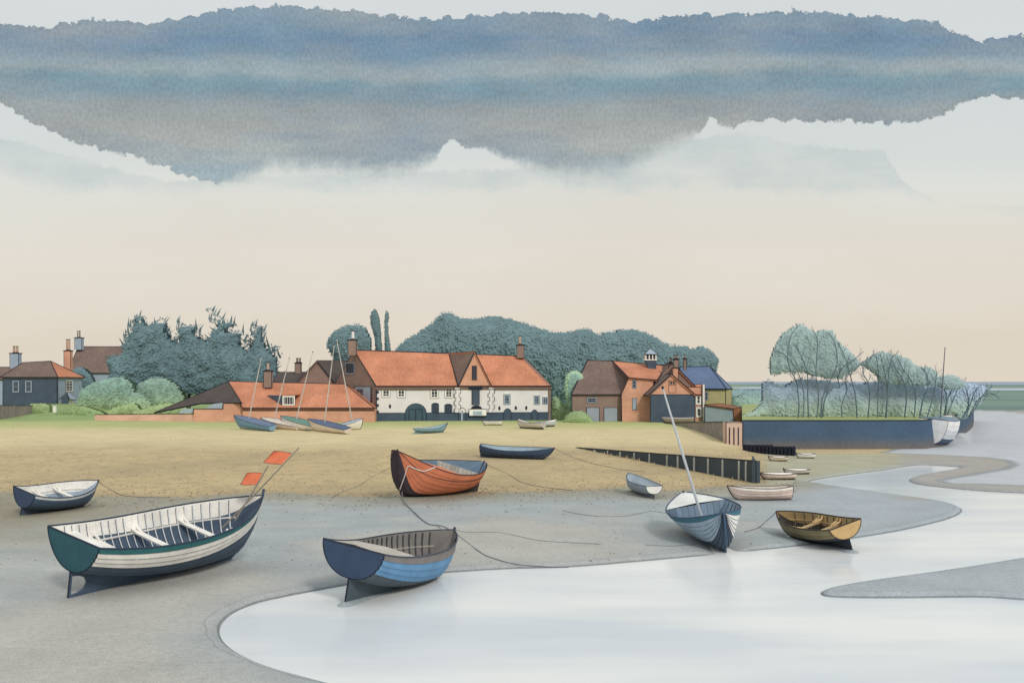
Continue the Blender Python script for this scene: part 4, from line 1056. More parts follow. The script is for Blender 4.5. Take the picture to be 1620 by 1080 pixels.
def cottage():
    Y = 110; A = XY(384, Y); B = XY(592.5, Y); w = Wall(A, B)
    T = Thing('low_brick_cottage', 'low brick outbuilding with long orange roof and a brown lean-to at its left end', 'building', (*A, 1.0))
    ze = Zp(645, Y); zr = Zp(605.5, 115.2); zr = Zp(603.5, 115.2)
    mb = MB(); w.box(mb, 0, w.L, .6, ze, -.3, 0); T.part('front_wall', mb, BRICK)
    mb = MB(); w.box(mb, 0, w.L, ze-.22, ze-.1, 0, .06); line(mb, [w.P(0, ze, .1), w.P(w.L, ze, .1)], .06); line(mb, [w.P(0, ze-.3, .03), w.P(w.L, ze-.3, .03)], .04); T.part('gutter', mb, INK)
    L, Rr = at(361, 603, 115.2), at(546, 607.5, 115.2)
    slab(T, [w.P(-.0, ze, .2), w.P(w.L, ze, .2), Rr, L], ORANGE_T, er=.07)
    bl = Vector((A[0], 120.4, ze)); br_ = Vector((B[0], 120.4, ze))
    slab(T, [bl, br_, Rr, L], ORANGE_T); slab(T, [w.P(w.L, ze, .2), br_, Rr], ORANGE_T)
    mb = MB(); mb.box(A[0]+.1, B[0]-.1, 119.9, 120.2, .6, ze); mb.box(B[0]-.35, B[0]-.05, 110.4, 120, .6, ze-.05); T.part('back_wall', mb, BRICK)
    # brown lean-to roof
    P = [at(382, 637, Y-.3), at(361, 603, 115.2), at(243, 653, 117.5), at(302, 641, 113)]
    n0 = (P[1]-P[0]).cross(P[2]-P[0]); 
    # keep the last corner in the plane
    c = P[0]; d_ = (at(316, 638, 112)-Vector((0, 0, EYE))); o_ = Vector((0, 0, EYE)); k = (c-o_).dot(n0)/d_.dot(n0)
    slab(T, [P[0], P[1], P[2], at(300, 646, 113.4) if k < 0 else o_+d_*k], DARK_T, er=.06, name='lean_to_roof')
    # stepped brick yard wall (front of the lean-to)
    yb = 110.6
    def wl(px0, px1, py): 
        a = at(px0, py, yb); b = at(px1, py, yb); return a, b
    mb = MB()
    for px0, px1, py in ((353, 384, 637.5), (306, 353, 646.5)):
        a, b = wl(px0, px1, py); mb.box(a.x, b.x, yb, yb+.3, .6, a.z)
    T.part('side_wall', mb, BRICK)
    mb = MB()
    for px0, px1, py in ((353, 384, 637.5), (306, 353, 646.5)):
        a, b = wl(px0, px1, py); line(mb, [(a.x, yb-.02, a.z), (b.x, yb-.02, b.z)], .05); line(mb, [(a.x, yb-.02, a.z-.6), (a.x, yb-.02, a.z)], .05)
    T.part('coping', mb, INK)
    for px0, px1, pt_, pl, py in ((325, 352, 637, 645, 646), (281, 305, 645.5, 652, 653)):
        mb = MB(); a, b, c = at(px0, py, yb+.4), at(px1, py, yb+.4), at(px1, pt_, yb+.4); d = at(px1-14, pt_+1.5, yb+.4)
        mb.prism([a, b, c, d], (0, .1, 0)); T.part('skylight', mb, PALEGLASS)
    # dormer
    dw = Wall(XY(446, 110.3), XY(467, 110.3))
    window(T, dw, (447, 626, 466.5, 641), frame=WHITE, glass=GLASS, bars=(4, 0), fw=.13, name='dormer')
    a, b, c = at(422, 625, 112.3), at(447, 625, 110.32), at(447, 641, 110.3); mb = MB(); mb.prism([a, b, c], (.05, .1, 0)); T.part('dormer_cheek', mb, NAVYW)
    a = at(447, 625, 110.2); b = at(467, 625, 110.2); mb = MB(); mb.hexa([(a.x-.05, 110.2, a.z-.02), (b.x+.05, 110.2, a.z-.02), (b.x+.05, 113.2, a.z+.0), (a.x-.05, 113.2, a.z+.0)], [(a.x-.05, 110.2, a.z+.1), (b.x+.05, 110.2, a.z+.1), (b.x+.05, 113.2, a.z+.12), (a.x-.05, 113.2, a.z+.12)]); T.part('dormer_roof', mb, ORANGE_T)
    chimney(T, 417, 429.5, 587, 613, 113.6, BROWNBR, [(421, 425, 573.5)])
    # low garden wall
    T2 = Thing('low_brick_wall', 'long low pink brick wall along the grass left of the outbuilding', 'wall', (*XY(150, 112), 1.1))
    mb = MB()
    a = [(150, 655.5, 665, 112), (230, 655, 668, 111.5), (306, 654.5, 670, 111)]
    for (p0, t0, b0, y0), (p1, t1, b1, y1) in zip(a[:-1], a[1:]):
        q0, q1, r0, r1 = at(p0, t0, y0), at(p1, t1, y1), at(p0, b0+3, y0), at(p1, b1+3, y1)
        mb.hexa([r0, r1, r1+Vector((.1, .35, 0)), r0+Vector((.1, .35, 0))], [q0, q1, q1+Vector((.1, .35, 0)), q0+Vector((.1, .35, 0))])
    o = T2.part('brickwork', mb, PINKBR); mb = MB(); line(mb, [at(p, t-.2, y-.02) for p, t, b, y in a], .04); T2.part('coping', mb, INK)

def left_houses():
    # navy house
    Y = 135.; A = XY(4.5, Y); B = XY(90, Y); w = Wall(A, B); ze = Zp(596.5, Y); zb = 1.4; Yb = 143.0
    T = Thing('navy_house', 'navy walled house with hipped brown and orange roof at the far left', 'house', (*A, 2.2))
    ax, bx = A[0], B[0]
    wallpoly(T, [(ax, Y, zb), (bx, Y, zb), (bx, Y, ze), (ax, Y, ze)], NAVYW)
    wallpoly(T, [(bx-.005, Y+.301, zb), (bx-.005, Yb, zb), (bx-.005, Yb, ze), (bx-.005, Y+.301, ze)], PALEBLUE, inward=Vector((-.3, 0, 0)))
    mb = MB(); mb.box(ax+.3, bx-.31, Yb-.3, Yb, zb, ze-.05); mb.box(ax, ax+.29, Y+.31, Yb, zb, ze-.05); T.part('back_wall', mb, PALEBLUE)
    Ym = 139.; r0, r1 = at(36, 573.5, Ym), at(80, 571, Ym); o_ = .25
    c0, c1, c2, c3 = Vector((ax-o_, Y-o_, ze)), Vector((bx+o_, Y-o_, ze)), Vector((bx+o_, Yb+o_, ze)), Vector((ax-o_, Yb+o_, ze))
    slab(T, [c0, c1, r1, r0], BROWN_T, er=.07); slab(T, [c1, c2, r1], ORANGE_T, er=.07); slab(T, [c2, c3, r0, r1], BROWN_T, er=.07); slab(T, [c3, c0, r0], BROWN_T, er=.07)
    for r in ((20, 602, 30.5, 620.5), (40, 602, 50.5, 620.5)): window(T, w, r, frame=GREYBLUE, glass=NAVYW, bars=(0, 1), fw=.14)
    g = Wall(B, (bx, Yb))
    window(T, g, (103.5, 601, 114, 619.5), frame=WHITE, bars=(1, 3), fw=.12, proud=.08)
    # porch
    pt0, pz = g.loc(97, 641); pt1, _ = g.loc(110, 641); mb = MB()
    z0 = 1.6; z1 = Zp(630, 137); zt = Zp(621.5, 138)
    pm = Wall(g.P(pt0, 0, 1.5).to_2d(), g.P(pt1, 0, 1.5).to_2d())
    q0 = at(97, 641, 134.2); q1 = at(108, 641, 134.2); q2 = at(117, 641, 136.0)
    zc = Zp(630, 134.2); za = Zp(621.5, 134.4); xm = (q0.x+q1.x)/2+.35
    mb.prism([(q0.x, 134.2, 1.4), (q1.x, 134.2, 1.4), (q1.x, 134.2, zc), (xm, 134.2, za), (q0.x, 134.2, zc)], (0, .2, 0)); po = T.part('porch', mb, NAVYW)
    mb = MB(); mb.prism([(q1.x, 134.2, 1.4), (q2.x, 136, 1.4), (q2.x, 136, zc), (q1.x, 134.2, zc)], (-.1, .1, 0)); T.part('porch_side', mb, WHITE, po)
    mb = MB(); mb.prism([(q1.x+.3, 134.0, zc-.1), (q2.x+.3, 136, zc-.15), at(109, 620.5, 137), (xm, 134.1, za+.08)], (0, .05, -.08)); T.part('porch_roof', mb, PALEBLUE, po)
    mb = MB(); line(mb, [(q0.x-.2, 134.0, zc-.15), (xm, 134.0, za+.08), (q1.x+.3, 133.95, zc-.15), (q2.x+.3, 135.9, zc-.2)], .06); T.part('porch_edging', mb, INK, po)
    chimney(T, 101, 111.5, 555, 590, 141.5, BRICK, [(102.5, 105.5, 537), (106, 109.5, 537)])
    # neighbour at the frame edge
    T = Thing('brown_roofed_house', 'brown roofed house with grey chimney cut by the left edge', 'house', (*XY(-30, 146), 2.2))
    Y = 146.; a, b = XY(-75, Y), XY(7, Y); ze = Zp(600, Y); zr = Zp(580.5, 150)
    wallpoly(T, [(a[0], Y, 1.2), (b[0]+1.5, Y, 1.2), (b[0]+1.5, Y, ze), (a[0], Y, ze)], PALEBLUE)
    wallpoly(T, [(a[0], 154, 1.2), (b[0]+1.5, 154, 1.2), (b[0]+1.5, 154, ze), (a[0], 154, ze)], PALEBLUE)
    slab(T, [(a[0], Y-.2, ze), (b[0]+4.6, Y-.2, ze), (b[0]+3.2, 150, zr), (a[0], 150, zr)], BROWN_T); slab(T, [(a[0], 154.2, ze), (b[0]+4.6, 154.2, ze), (b[0]+3.2, 150, zr), (a[0], 150, zr)], BROWN_T)
    chimney(T, 15.5, 29, 559, 583, 149.6, PALEBLUE, [(17.5, 21.5, 548), (22.5, 26.5, 548)])
    # brown cottage behind
    T = Thing('brown_cottage', 'cottage with steep plain brown roof and twin pale chimney behind the conifers', 'house', (*XY(150, 160), 1.8))
    Y = 160.; ze = Zp(590, Y); zr = Zp(548, 165)
    p = lambda px, y_, z: Vector((XY(px, y_)[0], y_, z))
    wallpoly(T, [p(108, Y, 1), p(245, Y, 1), p(245, Y, ze), p(108, Y, ze)], PALEBLUE); wallpoly(T, [p(112, 170, 1), p(245, 170, 1), p(245, 170, ze), p(112, 170, ze)], PALEBLUE)
    slab(T, [p(106, Y-.3, ze), p(247, Y-.3, ze), p(247, 165, zr), p(124, 165, zr)], BROWN_T); slab(T, [p(106, 170.3, ze), p(247, 170.3, ze), p(247, 165, zr), p(124, 165, zr)], BROWN_T)
    slab(T, [p(106, Y-.3, ze), p(110, 170.3, ze), p(124, 165, zr)], BROWN_T)
    c = chimney(T, 118, 129, 534.5, 553, 163.5, PALEBLUE, [(120, 122, 523.5), (123, 125.5, 523.5)], potm=BROWNBR)
    # fence, hedge, post
    T = Thing('slat_fence', 'grey close boarded fence on the grass bank at the far left', 'fence', (*XY(0, 118), 1.3))
    mb = MB(); a0, a1 = at(-40, 640.5, 110), at(61, 641.5, 121); b0, b1 = at(-40, 676, 110), at(61, 656, 121)
    mb.hexa([b0, b1, b1+Vector((0, .08, 0)), b0+Vector((0, .08, 0))], [a0, a1, a1+Vector((0, .08, 0)), a0+Vector((0, .08, 0))]); T.part('boarding', mb, FENCEW)
    for i in range(6):
        t = i/5; c = a0.lerp(a1, t); d = b0.lerp(b1, t); mb = MB(); mb.box(c.x-.06, c.x+.06, c.y-.08, c.y-.0, d.z, c.z+.08); T.part('post', mb, INK if i == 5 else STONE)
    mb = MB(); line(mb, [a0+Vector((0, -.03, 0)), a1+Vector((0, -.03, 0))], .04); T.part('top_rail', mb, INK)
    T = Thing('white_post', 'short white post on the bank beside the clipped hedge', 'post', at(86, 652, 120))
    mb = MB(); a = at(84, 643, 120); b = at(88, 656, 120); mb.box(a.x, b.x, 120, 120.3, b.z, a.z); mb.box(a.x-.04, b.x+.04, 119.96, 120.34, a.z, a.z+.08); T.part('shaft', mb, WHITE)

def back_houses():
    p = lambda px, y_, py: at(px, py, y_)
    T = Thing('dark_roofed_house', 'house with dark roof and square brick chimney showing above the long orange roof', 'house', (*XY(465, 132), 1))
    ze = Zp(611, 132); zr = Zp(588.5, 135)
    g = lambda px, y_, z: Vector((XY(px, y_)[0], y_, z))
    wallpoly(T, [g(440, 132, .8), g(500, 132, .8), g(500, 132, ze), g(440, 132, ze)], BROWNBR); wallpoly(T, [g(440, 138, .8), g(500, 138, .8), g(500, 138, ze), g(440, 138, ze)], BROWNBR)
    slab(T, [g(430, 131.7, ze), g(505, 131.7, ze), g(505, 135, zr), g(438, 135, zr)], DARK_T); slab(T, [g(430, 138.3, ze), g(505, 138.3, ze), g(505, 135, zr), g(438, 135, zr)], DARK_T)
    chimney(T, 466.5, 476, 574.5, 591, 134.5, BROWNBR, [(467.5, 471.2, 567), (471.8, 475.5, 567)], potm=BROWNBR)
    T = Thing('brown_gabled_house', 'brown gabled house with dark side roof behind the orange outbuilding', 'house', (*XY(500, 121), 1))
    Y = 121.; ze = Zp(612, Y); S = Vector((2.6, 9, 0)); a, b, ap = g(464, Y, ze), g(533, Y, ze), at(502, 571, Y)
    wallpoly(T, [g(464, Y, .8), g(533, Y, .8), b, ap, a], BROWNBR)
    bk = ap+S; bk.z = Zp(570.5, Y+9)
    slab(T, [b+Vector((.2, -.2, -.1)), ap+Vector((0, -.2, .05)), bk, b+S+Vector((.2, 0, -.1))], DARK_T); slab(T, [a+Vector((-.2, -.2, -.1)), ap+Vector((0, -.2, .05)), bk, a+S+Vector((-.2, 0, -.1))], BROWN_T)
    wallpoly(T, [g(464, Y, .8)+S, g(533, Y, .8)+S, b+S, bk, a+S], BROWNBR)

def boathouses():
    # barn: brown front, orange wing
    Y = 112.; T = Thing('brick_barn', 'tall brick barn with brown roof on the left and orange roofed wing under a cupola', 'building', (*XY(945, Y), 1))
    g = lambda px, y_, z: Vector((XY(px, y_)[0], y_, z))
    ze = Zp(624, Y); w = Wall(XY(905, Y), XY(985, Y)); zr = Zp(570.5, 118.5)
    wallpoly(T, [w.P(0, .6, 0), w.P(w.L, .6, 0), w.P(w.L, ze, 0), w.P(0, ze, 0)], BROWNBR)
    wallpoly(T, [g(905, 125, .6), g(1060, 125, .6), g(1060, 125, ze), g(905, 125, ze)], BROWNBR)
    slab(T, [w.P(-.1, ze, .2), w.P(w.L-.1, ze, .2), at(995, 598, 114.6), at(969, 571, 118.5), at(929, 570, 118.5)], BROWN_T, er=.08, name='roof')
    slab(T, [w.P(-.1, ze, .2), at(929, 570, 118.5), g(903, 125, ze)], BROWN_T, er=.07)
    slab(T, [g(903, 125, ze), g(1060, 125, ze), at(1054, 579, 118.6), at(929, 570, 118.5)], ORANGE_T, er=.07)
    for r in ((928, 644.5, 948, 667), (955.5, 644.5, 977, 667)): door(T, w, r, GREYBLUE, name='garage_door')
    window(T, w, (928.5, 628.5, 944, 637), frame=GREYBLUE, glass=GLASS, bars=(0, 1), fw=.1)
    w2 = Wall(XY(984, 111.3), XY(1030, 111.3)); zt = Zp(598, 111.3)
    wallpoly(T, [w2.P(0, .6), w2.P(w2.L, .6), at(1034, 600, 111.3), at(995, 597, 111.3), at(983, 624, 111.3)], BRICK)
    slab(T, [at(994.5, 597.5, 111.1), at(1040, 601, 111.1), at(1054, 579, 118.6), at(969, 571, 118.5)], ORANGE_T, er=.08)
    window(T, w2, (1000.5, 601, 1006.5, 614), frame=GREYBLUE, bars=(0, 1), fw=.08); window(T, w2, (1000.5, 630, 1007, 648), frame=GREYBLUE, glass=PALEGLASS, bars=(0, 1), fw=.08)
    # cupola
    Yc = 116.5; a, b = at(1021, 569, Yc), at(1038.5, 569, Yc); zm = Zp(577, Yc); zp = Zp(586, Yc); mb = MB(); d = b.x-a.x
    mb.hexa([(a.x+.5, Yc+.1, zp), (b.x, Yc+.1, zp), (b.x, Yc+d, zp), (a.x+.5, Yc+d, zp)], [(a.x, Yc, a.z), (b.x, Yc, a.z), (b.x, Yc+d, a.z), (a.x, Yc+d, a.z)])
    cu = T.part('cupola', mb, NAVYW); z2 = Zp(560.5, Yc)
    mb = MB()
    for i in range(4):
        x = a.x+.06+(d-.12)*i/3
        for y in (Yc, Yc+d): mb.box(x-.06, x+.06, y-.05, y+.05, a.z, z2)
    for x in (a.x, b.x): mb.box(x-.05, x+.05, Yc+d/2-.06, Yc+d/2+.06, a.z, z2)
    mb.box(a.x-.06, b.x+.06, Yc-.06, Yc+d+.06, a.z-.06, a.z+.05); T.part('lantern', mb, WHITE, cu)
    mb = MB(); mb.box(a.x+.15, b.x-.15, Yc+.15, Yc+d-.15, a.z, z2); T.part('lantern_glass', mb, GLASS, cu)
    mb = MB(); tip = Vector(((a.x+b.x)/2, Yc+d/2, Zp(550.5, Yc))); c = [Vector((a.x-.15, Yc-.15, z2)), Vector((b.x+.15, Yc-.15, z2)), Vector((b.x+.15, Yc+d+.15, z2)), Vector((a.x-.15, Yc+d+.15, z2))]
    for i in range(4): mb.face([c[i], c[(i+1) % 4], tip])
    mb.face(c); T.part('cupola_roof', mb, PALEBLUE, cu)
    mb = MB(); line(mb, [c[0], tip, c[1], c[0]], .045); line(mb, [c[2], tip], .04); mb.tube([tip, tip+Vector((0, 0, .55))], .035, 5); T.part('finial', mb, INK, cu)
    # orange house behind the boathouse
    T = Thing('orange_house', 'orange brick house with several chimneys and white windows behind the navy boathouse', 'house', (*XY(1080, 111.5), 1))
    Y = 111.6; w = Wall(XY(1027, Y), XY(1111, Y))
    wallpoly(T, [w.P(0, .6), w.P(w.L, .6), at(1111, 612, Y), at(1027, 612, Y)], BRICK)
    zr1 = Zp(590, 116)
    slab(T, [at(1026, 624, Y-.2), at(1111, 624, Y-.2), at(1110, 608, 114), at(1027, 609.5, 114)], ORANGE_T, er=.06)
    # larger rear gable with brown verge
    Yg = 113.2; mb = MB(); wallpoly(T, [at(1030, 614, Yg), at(1102, 614, Yg), at(1066, 577, Yg)], BROWNBR)
    S = Vector((-.6, 9, 0)); l, r_, ap = at(1028, 615, Yg-.2), at(1104, 615, Yg-.2), at(1066, 576, Yg-.2)
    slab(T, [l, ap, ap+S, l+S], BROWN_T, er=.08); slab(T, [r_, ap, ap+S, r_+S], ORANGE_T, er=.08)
    mb = MB(); mb.prism([at(1030, 612, 112.6), at(1036, 612, 112.6), at(1066, 582, 112.6), at(1064, 577, 112.6)], (0, .4, 0)); T.part('barge_board', mb, BROWNBR)
    mb = MB(); mb.box(XY(1027, Y)[0], XY(1104, Y)[0], 121, 121.3, .6, l.z-.02); T.part('back_wall', mb, BRICK)
    window(T, w, (1100.5, 624, 1109.5, 640), bars=(0, 1), fw=.2); window(T, w, (1101, 643.5, 1110, 660), bars=(0, 1), fw=.2)
    mb = MB(); a = at(1113, 608, Y-.2); mb.tube([(a.x, Y-.2, .7), (a.x, Y-.2, a.z)], .12, 8); T.part('drain_pipe', mb, WHITE)
    mb = MB()
    for dx in (-.16, .16): line(mb, [(a.x+dx, Y-.18, .7), (a.x+dx, Y-.18, a.z)], .03)
    T.part('pipe_edging', mb, INK)
    chimney(T, 1064.5, 1073, 582, 603, 111.8, BRICK, cap=True)
    chimney(T, 1057.5, 1064, 574.5, 584, 113.6, BROWNBR, [(1059.3, 1063.5, 567)], potm=BROWNBR); chimney(T, 1065.5, 1074, 569, 584, 112.8, BROWNBR, [(1066, 1069.5, 562), (1070, 1073.5, 562)], potm=BROWNBR)
    chimney(T, 1081.5, 1086, 568, 585, 114.5, BROWNBR, [(1082, 1084.5, 561)], potm=BROWNBR)
    # navy boathouse
    T = Thing('navy_boathouse', 'navy boathouse with an orange brick gable facing the quay', 'boathouse', (*XY(1062, 109), 1))
    Y = 109.; w = Wall(XY(1029, Y), XY(1099.5, Y)); ze = Zp(624, Y); ap = at(1061.5, 592, Y)
    wallpoly(T, [w.P(0, .6), w.P(w.L, .6), w.P(w.L, ze), w.P(0, ze)], NAVYW)
    wallpoly(T, [w.P(0.02, ze+.01), w.P(w.L-.02, ze+.01), ap-Vector((0, 0, .1))], BRICK, name='gable', er=.03)
    S = Vector((-.2, 2.3, 0)); l, r_ = at(1025, 625.5, Y-.2), at(1101.5, 625, Y-.2); a2 = ap+Vector((0, -.2, .05))
    slab(T, [l, a2, a2+S, l+S], BROWN_T, er=.075); slab(T, [r_, a2, a2+S, r_+S], ORANGE_T, er=.075)
    window(T, w, (1058, 602, 1069, 620.5), frame=BRICK, glass=BRICK, bars=(0, 1), fw=.06)
    window(T, w, (1059, 602.5, 1068.5, 608.5), frame=BRICK, glass=GLASS, bars=(1, 0), fw=.06, name='upper_light', proud=.09)
    # blue roofed building
    T = Thing('blue_roofed_house', 'olive walled house with blue slate hipped roof at the right end of the village', 'house', (*XY(1130, 119), 1))
    Y = 119.; g_ = lambda px, y_, py: at(px, py, y_)
    wallpoly(T, [at(1080, 680, Y), at(1148, 680, Y), at(1148, 616, Y), at(1080, 616, Y)], OLIVEW)
    wallpoly(T, [at(1148, 680, Y), at(1157.5, 680, Y+4), at(1157.5, 616, Y+4), at(1148, 616, Y)], OLIVEW, inward=Vector((-.3, .1, 0)))
    e0, e1, e2 = at(1070, 614.5, Y-.3), at(1149.5, 615, Y-.3), at(1158.5, 615, Y+4.3); r0, r1 = at(1076, 580.5, Y+4), at(1123, 579.5, Y+4)
    slab(T, [e0, e1, r1, r0], BLUE_T, er=.07); slab(T, [e1, e2, r1], BLUE_T, er=.07)
    b0 = Vector((e0.x, Y+8.3, e0.z)); b1 = Vector((e2.x, Y+8.3, e0.z)); slab(T, [b0, b1, r1, r0], BLUE_T); slab(T, [e2, b1, r1], BLUE_T)
    mb = MB(); mb.box(e0.x+.3, e2.x-.6, Y+7.7, Y+8, .6, e0.z-.1); T.part('back_wall', mb, OLIVEW)
    window(T, Wall(XY(1080, Y), XY(1148, Y)), (1115, 620, 1120, 632.5), frame=GREYBLUE, bars=(0, 1), fw=.08)
    T = Thing('grey_shed', 'grey green lean-to shed with rust brown end boards on the quay', 'shed', (*XY(1135, 110.5), 1))
    Y = 110.6
    wallpoly(T, [at(1115, 672, Y), at(1161, 672, Y), at(1159, 646.5, Y), at(1115, 640.5, Y)], GREYTEAL)
    wallpoly(T, [at(1161.5, 672, Y), at(1173, 672, Y-.0), at(1173, 644.5, Y), at(1159.5, 646, Y)], RUST, th=.5)
    slab(T, [at(1114, 640, Y-.2), at(1160, 646.3, Y-.2), at(1173.5, 643.5, Y+2.5), at(1137, 638, Y+2.5)], RUST, er=.05, th=.1)
    mb = MB(); mb.box(*sorted((XY(1116, Y)[0], XY(1171, Y)[0])), Y+2.4, Y+2.6, .7, Zp(648, Y)); T.part('back_wall', mb, GREYTEAL)

def waterfront():
    # sloping stone retaining wall
    T = Thing('stone_retaining_wall', 'grey brown stone quay wall falling to the sand beside the pink buttress', 'wall', (*XY(1150, 79.5), .4))
    a = [(1050, 668.3, 107), (1075, 668.2, 100), (1110, 667.6, 89), (1150, 667, 79.6)]; mb = MB(); top = []
    for (p0, t0, y0), (p1, t1, y1) in zip(a[:-1], a[1:]):
        q0, q1 = at(p0, t0, y0), at(p1, t1, y1); th = Vector((.35, .25, 0)); b0 = Vector((q0.x, q0.y, -.2)); b1 = Vector((q1.x, q1.y, -.2))
        mb.hexa([b0, b1, b1+th, b0+th], [q0, q1, q1+th, q0+th])
    T.part('stonework', mb, STONE); mb = MB(); line(mb, [at(p, t, y-.05) for p, t, y in a], .05); T.part('coping', mb, INK)
    T = Thing('pink_buttress', 'pink concrete buttress with three vertical slots at the quay corner', 'buttress', (*XY(1162, 79), .3))
    Y = 79.; w = Wall(XY(1148.5, Y), XY(1175, Y)); z1 = Zp(668, Y); mb = MB(); w.box(mb, 0, w.L, -.2, z1, -1.2, 0); T.part('block', mb, PINKC)
    mb = MB(); line(mb, [w.P(0, -.1, .01), w.P(0, z1, .01), w.P(w.L, z1, .01), w.P(w.L, -.1, .01)], .045); T.part('edging', mb, INK)
    for px in (1154, 1161, 1168):
        t0, t1, a0, a1 = w.rect(px-1, 676, px+1, 704); mb = MB(); w.box(mb, t0, t1, a0, a1, -.02, .012); T.part('slot', mb, INK)
    # sea wall / embankment: footprint
    T = Thing('sea_bank', 'long dark blue grey sea bank with flat grassy top running right from the pink buttress', 'embankment', (*XY(1320, 82), 0))
    ft = [XY(1174, 79.4), XY(1260, 79.4), XY(1380, 79.4), XY(1459, 79.6), XY(1488, 83), XY(1510, 90), XY(1526, 100), XY(1538, 118), XY(1540, 135), XY(1174, 135)]
    zt = Zp(664.8, 79.4); mb = MB(); NN = len(ft)
    cx = sum(p[0] for p in ft)/NN; cy = sum(p[1] for p in ft)/NN
    for i in range(NN):
        p, q = ft[i], ft[(i+1) % NN]
        def outp(r, k=.9):
            d = Vector((r[0]-cx, r[1]-cy)).normalized(); return Vector((r[0]+(0 if r[0] < XY(1200, 79)[0] else d.x*k*.2), r[1]-(.45 if r[1] < 90 else 0), -.25))
        n_ = 8
        for k in range(n_):
            def pp(r, h): b = outp(r); t = Vector((r[0], r[1], zt)); return b.lerp(t, h)
            mb.face([pp(p, k/n_), pp(q, k/n_), pp(q, (k+1)/n_), pp(p, (k+1)/n_)])
    bank = mat('dark_sea_bank', (64, 88, 114), .85, var=.12, sc=.4, grain=.1, gsc=6, zgrad=(.0, 1.3, (104, 98, 94)))
    T.part('bank_face', mb, bank)
    mb = MB(); mb.face([Vector((x, y, zt+.004)) for x, y in ft]); T.part('grass_top', mb, mat('bank_top_grass', (158, 168, 104), .9, var=.12))
    mb = MB(); line(mb, [Vector((x, y-.02, zt+.01)) for x, y in ft[:8]], .045); T.part('kerb', mb, INK)
    # timber revetment
    T = Thing('timber_revetment', 'dark timber revetment with pale posts holding up the sand, longest dark band in mid beach', 'revetment', (GR_B[0], GR_B[1], .2))
    w = Wall(GR_A, GR_B); mb = MB(); n_ = 10
    for k in range(n_):
        t0, t1 = w.L*k/n_, w.L*(k+1)/n_
        z0, z1 = gr_top(k/n_), gr_top((k+1)/n_)
        a = [w.P(t0, -.3, 0), w.P(t1, -.3, 0), w.P(t1, -.3, -.25), w.P(t0, -.3, -.25)]; b = [w.P(t0, z0, 0), w.P(t1, z1, 0), w.P(t1, z1, -.25), w.P(t0, z0, -.25)]
        mb.hexa(a, b)
    T.part('planking', mb, TIMBER)
    mb = MB(); B_, C_ = Vector((*GR_B, 0)), Vector((*GR_C, 0)); th = Vector((-.2, .05, 0))
    mb.hexa([B_-Vector((0, 0, .3)), C_-Vector((0, 0, .3)), C_-Vector((0, 0, .3))+th, B_-Vector((0, 0, .3))+th], [B_+Vector((0, 0, gr_top(1)-.01)), C_+Vector((0, 0, .55)), C_+Vector((0, 0, .55))+th, B_+Vector((0, 0, gr_top(1)-.01))+th])
    T.part('return_planking', mb, TIMBER)
    mb = MB(); line(mb, [w.P(0, gr_top(0), 0), w.P(w.L, gr_top(1), 0), w.P(w.L, -.1, 0)], .035); T.part('capping', mb, INK)
    for px in (924, 941, 962, 982, 1004, 1028, 1056, 1073, 1099, 1121, 1144, 1170, 1181):
        t, _ = w.loc(px, 740); z = gr_top(t/w.L); mb = MB(); w.box(mb, t-.05, t+.05, -.3, z-.06, -.02, .07, 0)
        T.part('post', mb, PALEWOOD)
    # dark jetty
    T = Thing('dark_jetty_piles', 'row of close set dark timber piles at the foot of the sea bank', 'piles', (*XY(1215, 73), .3))
    w = Wall(XY(1176, 75.5), XY(1258, 71.8)); mb = MB()
    t0, t1, z0, z1 = w.rect(1222, 707, 1257, 721); w.box(mb, t0, t1, -.1, z1, -.15, 0)
    a0, a1, b0, b1 = w.rect(1176, 704, 1221.5, 716); w.box(mb, a0, a1, -.1, b1, -.15, 0)
    PU = mat('dark_purple_timber', (70, 62, 74), .85, var=.15); T.part('boarding', mb, PU)
    for px in (1178, 1184, 1190, 1197, 1203, 1209, 1215, 1221, 1227, 1233, 1239, 1245, 1251, 1257):
        t, zz = w.loc(px, 703 if px < 1222 else 705.5); mb = MB(); w.box(mb, t-.09, t+.09, -.1, zz, 0, .14); T.part('pile', mb, INK)
# ------------------------------------------------------------------ trees
def quads(me_name, V, Fc, mats, mi, parent, loc):
    me = bpy.data.meshes.new(me_name); V = V-np.array(loc)
    me.vertices.add(len(V)); me.vertices.foreach_set('co', V.astype(np.float32).ravel())
    me.loops.add(Fc.size); me.loops.foreach_set('vertex_index', Fc.astype(np.int32).ravel())
    me.polygons.add(len(Fc)); me.polygons.foreach_set('loop_start', np.arange(len(Fc))*4)
    me.polygons.foreach_set('material_index', np.asarray(mi, np.int32)); me.update(calc_edges=True)
    for m in mats: me.materials.append(m)
    o = bpy.data.objects.new(me_name, me); COL.objects.link(o)
    if parent: o.parent = parent
    return o
def leafmat(name, c, foot=None, z=(0, 3), island=.10, var=.14, sc=.45):
    return mat(name, tuple(min(255, v*1.07) for v in c), .9, var=var, sc=sc, grain=.03, gsc=3, spec=.05, island=island, zgrad=(z[0], z[1], foot) if foot else None)
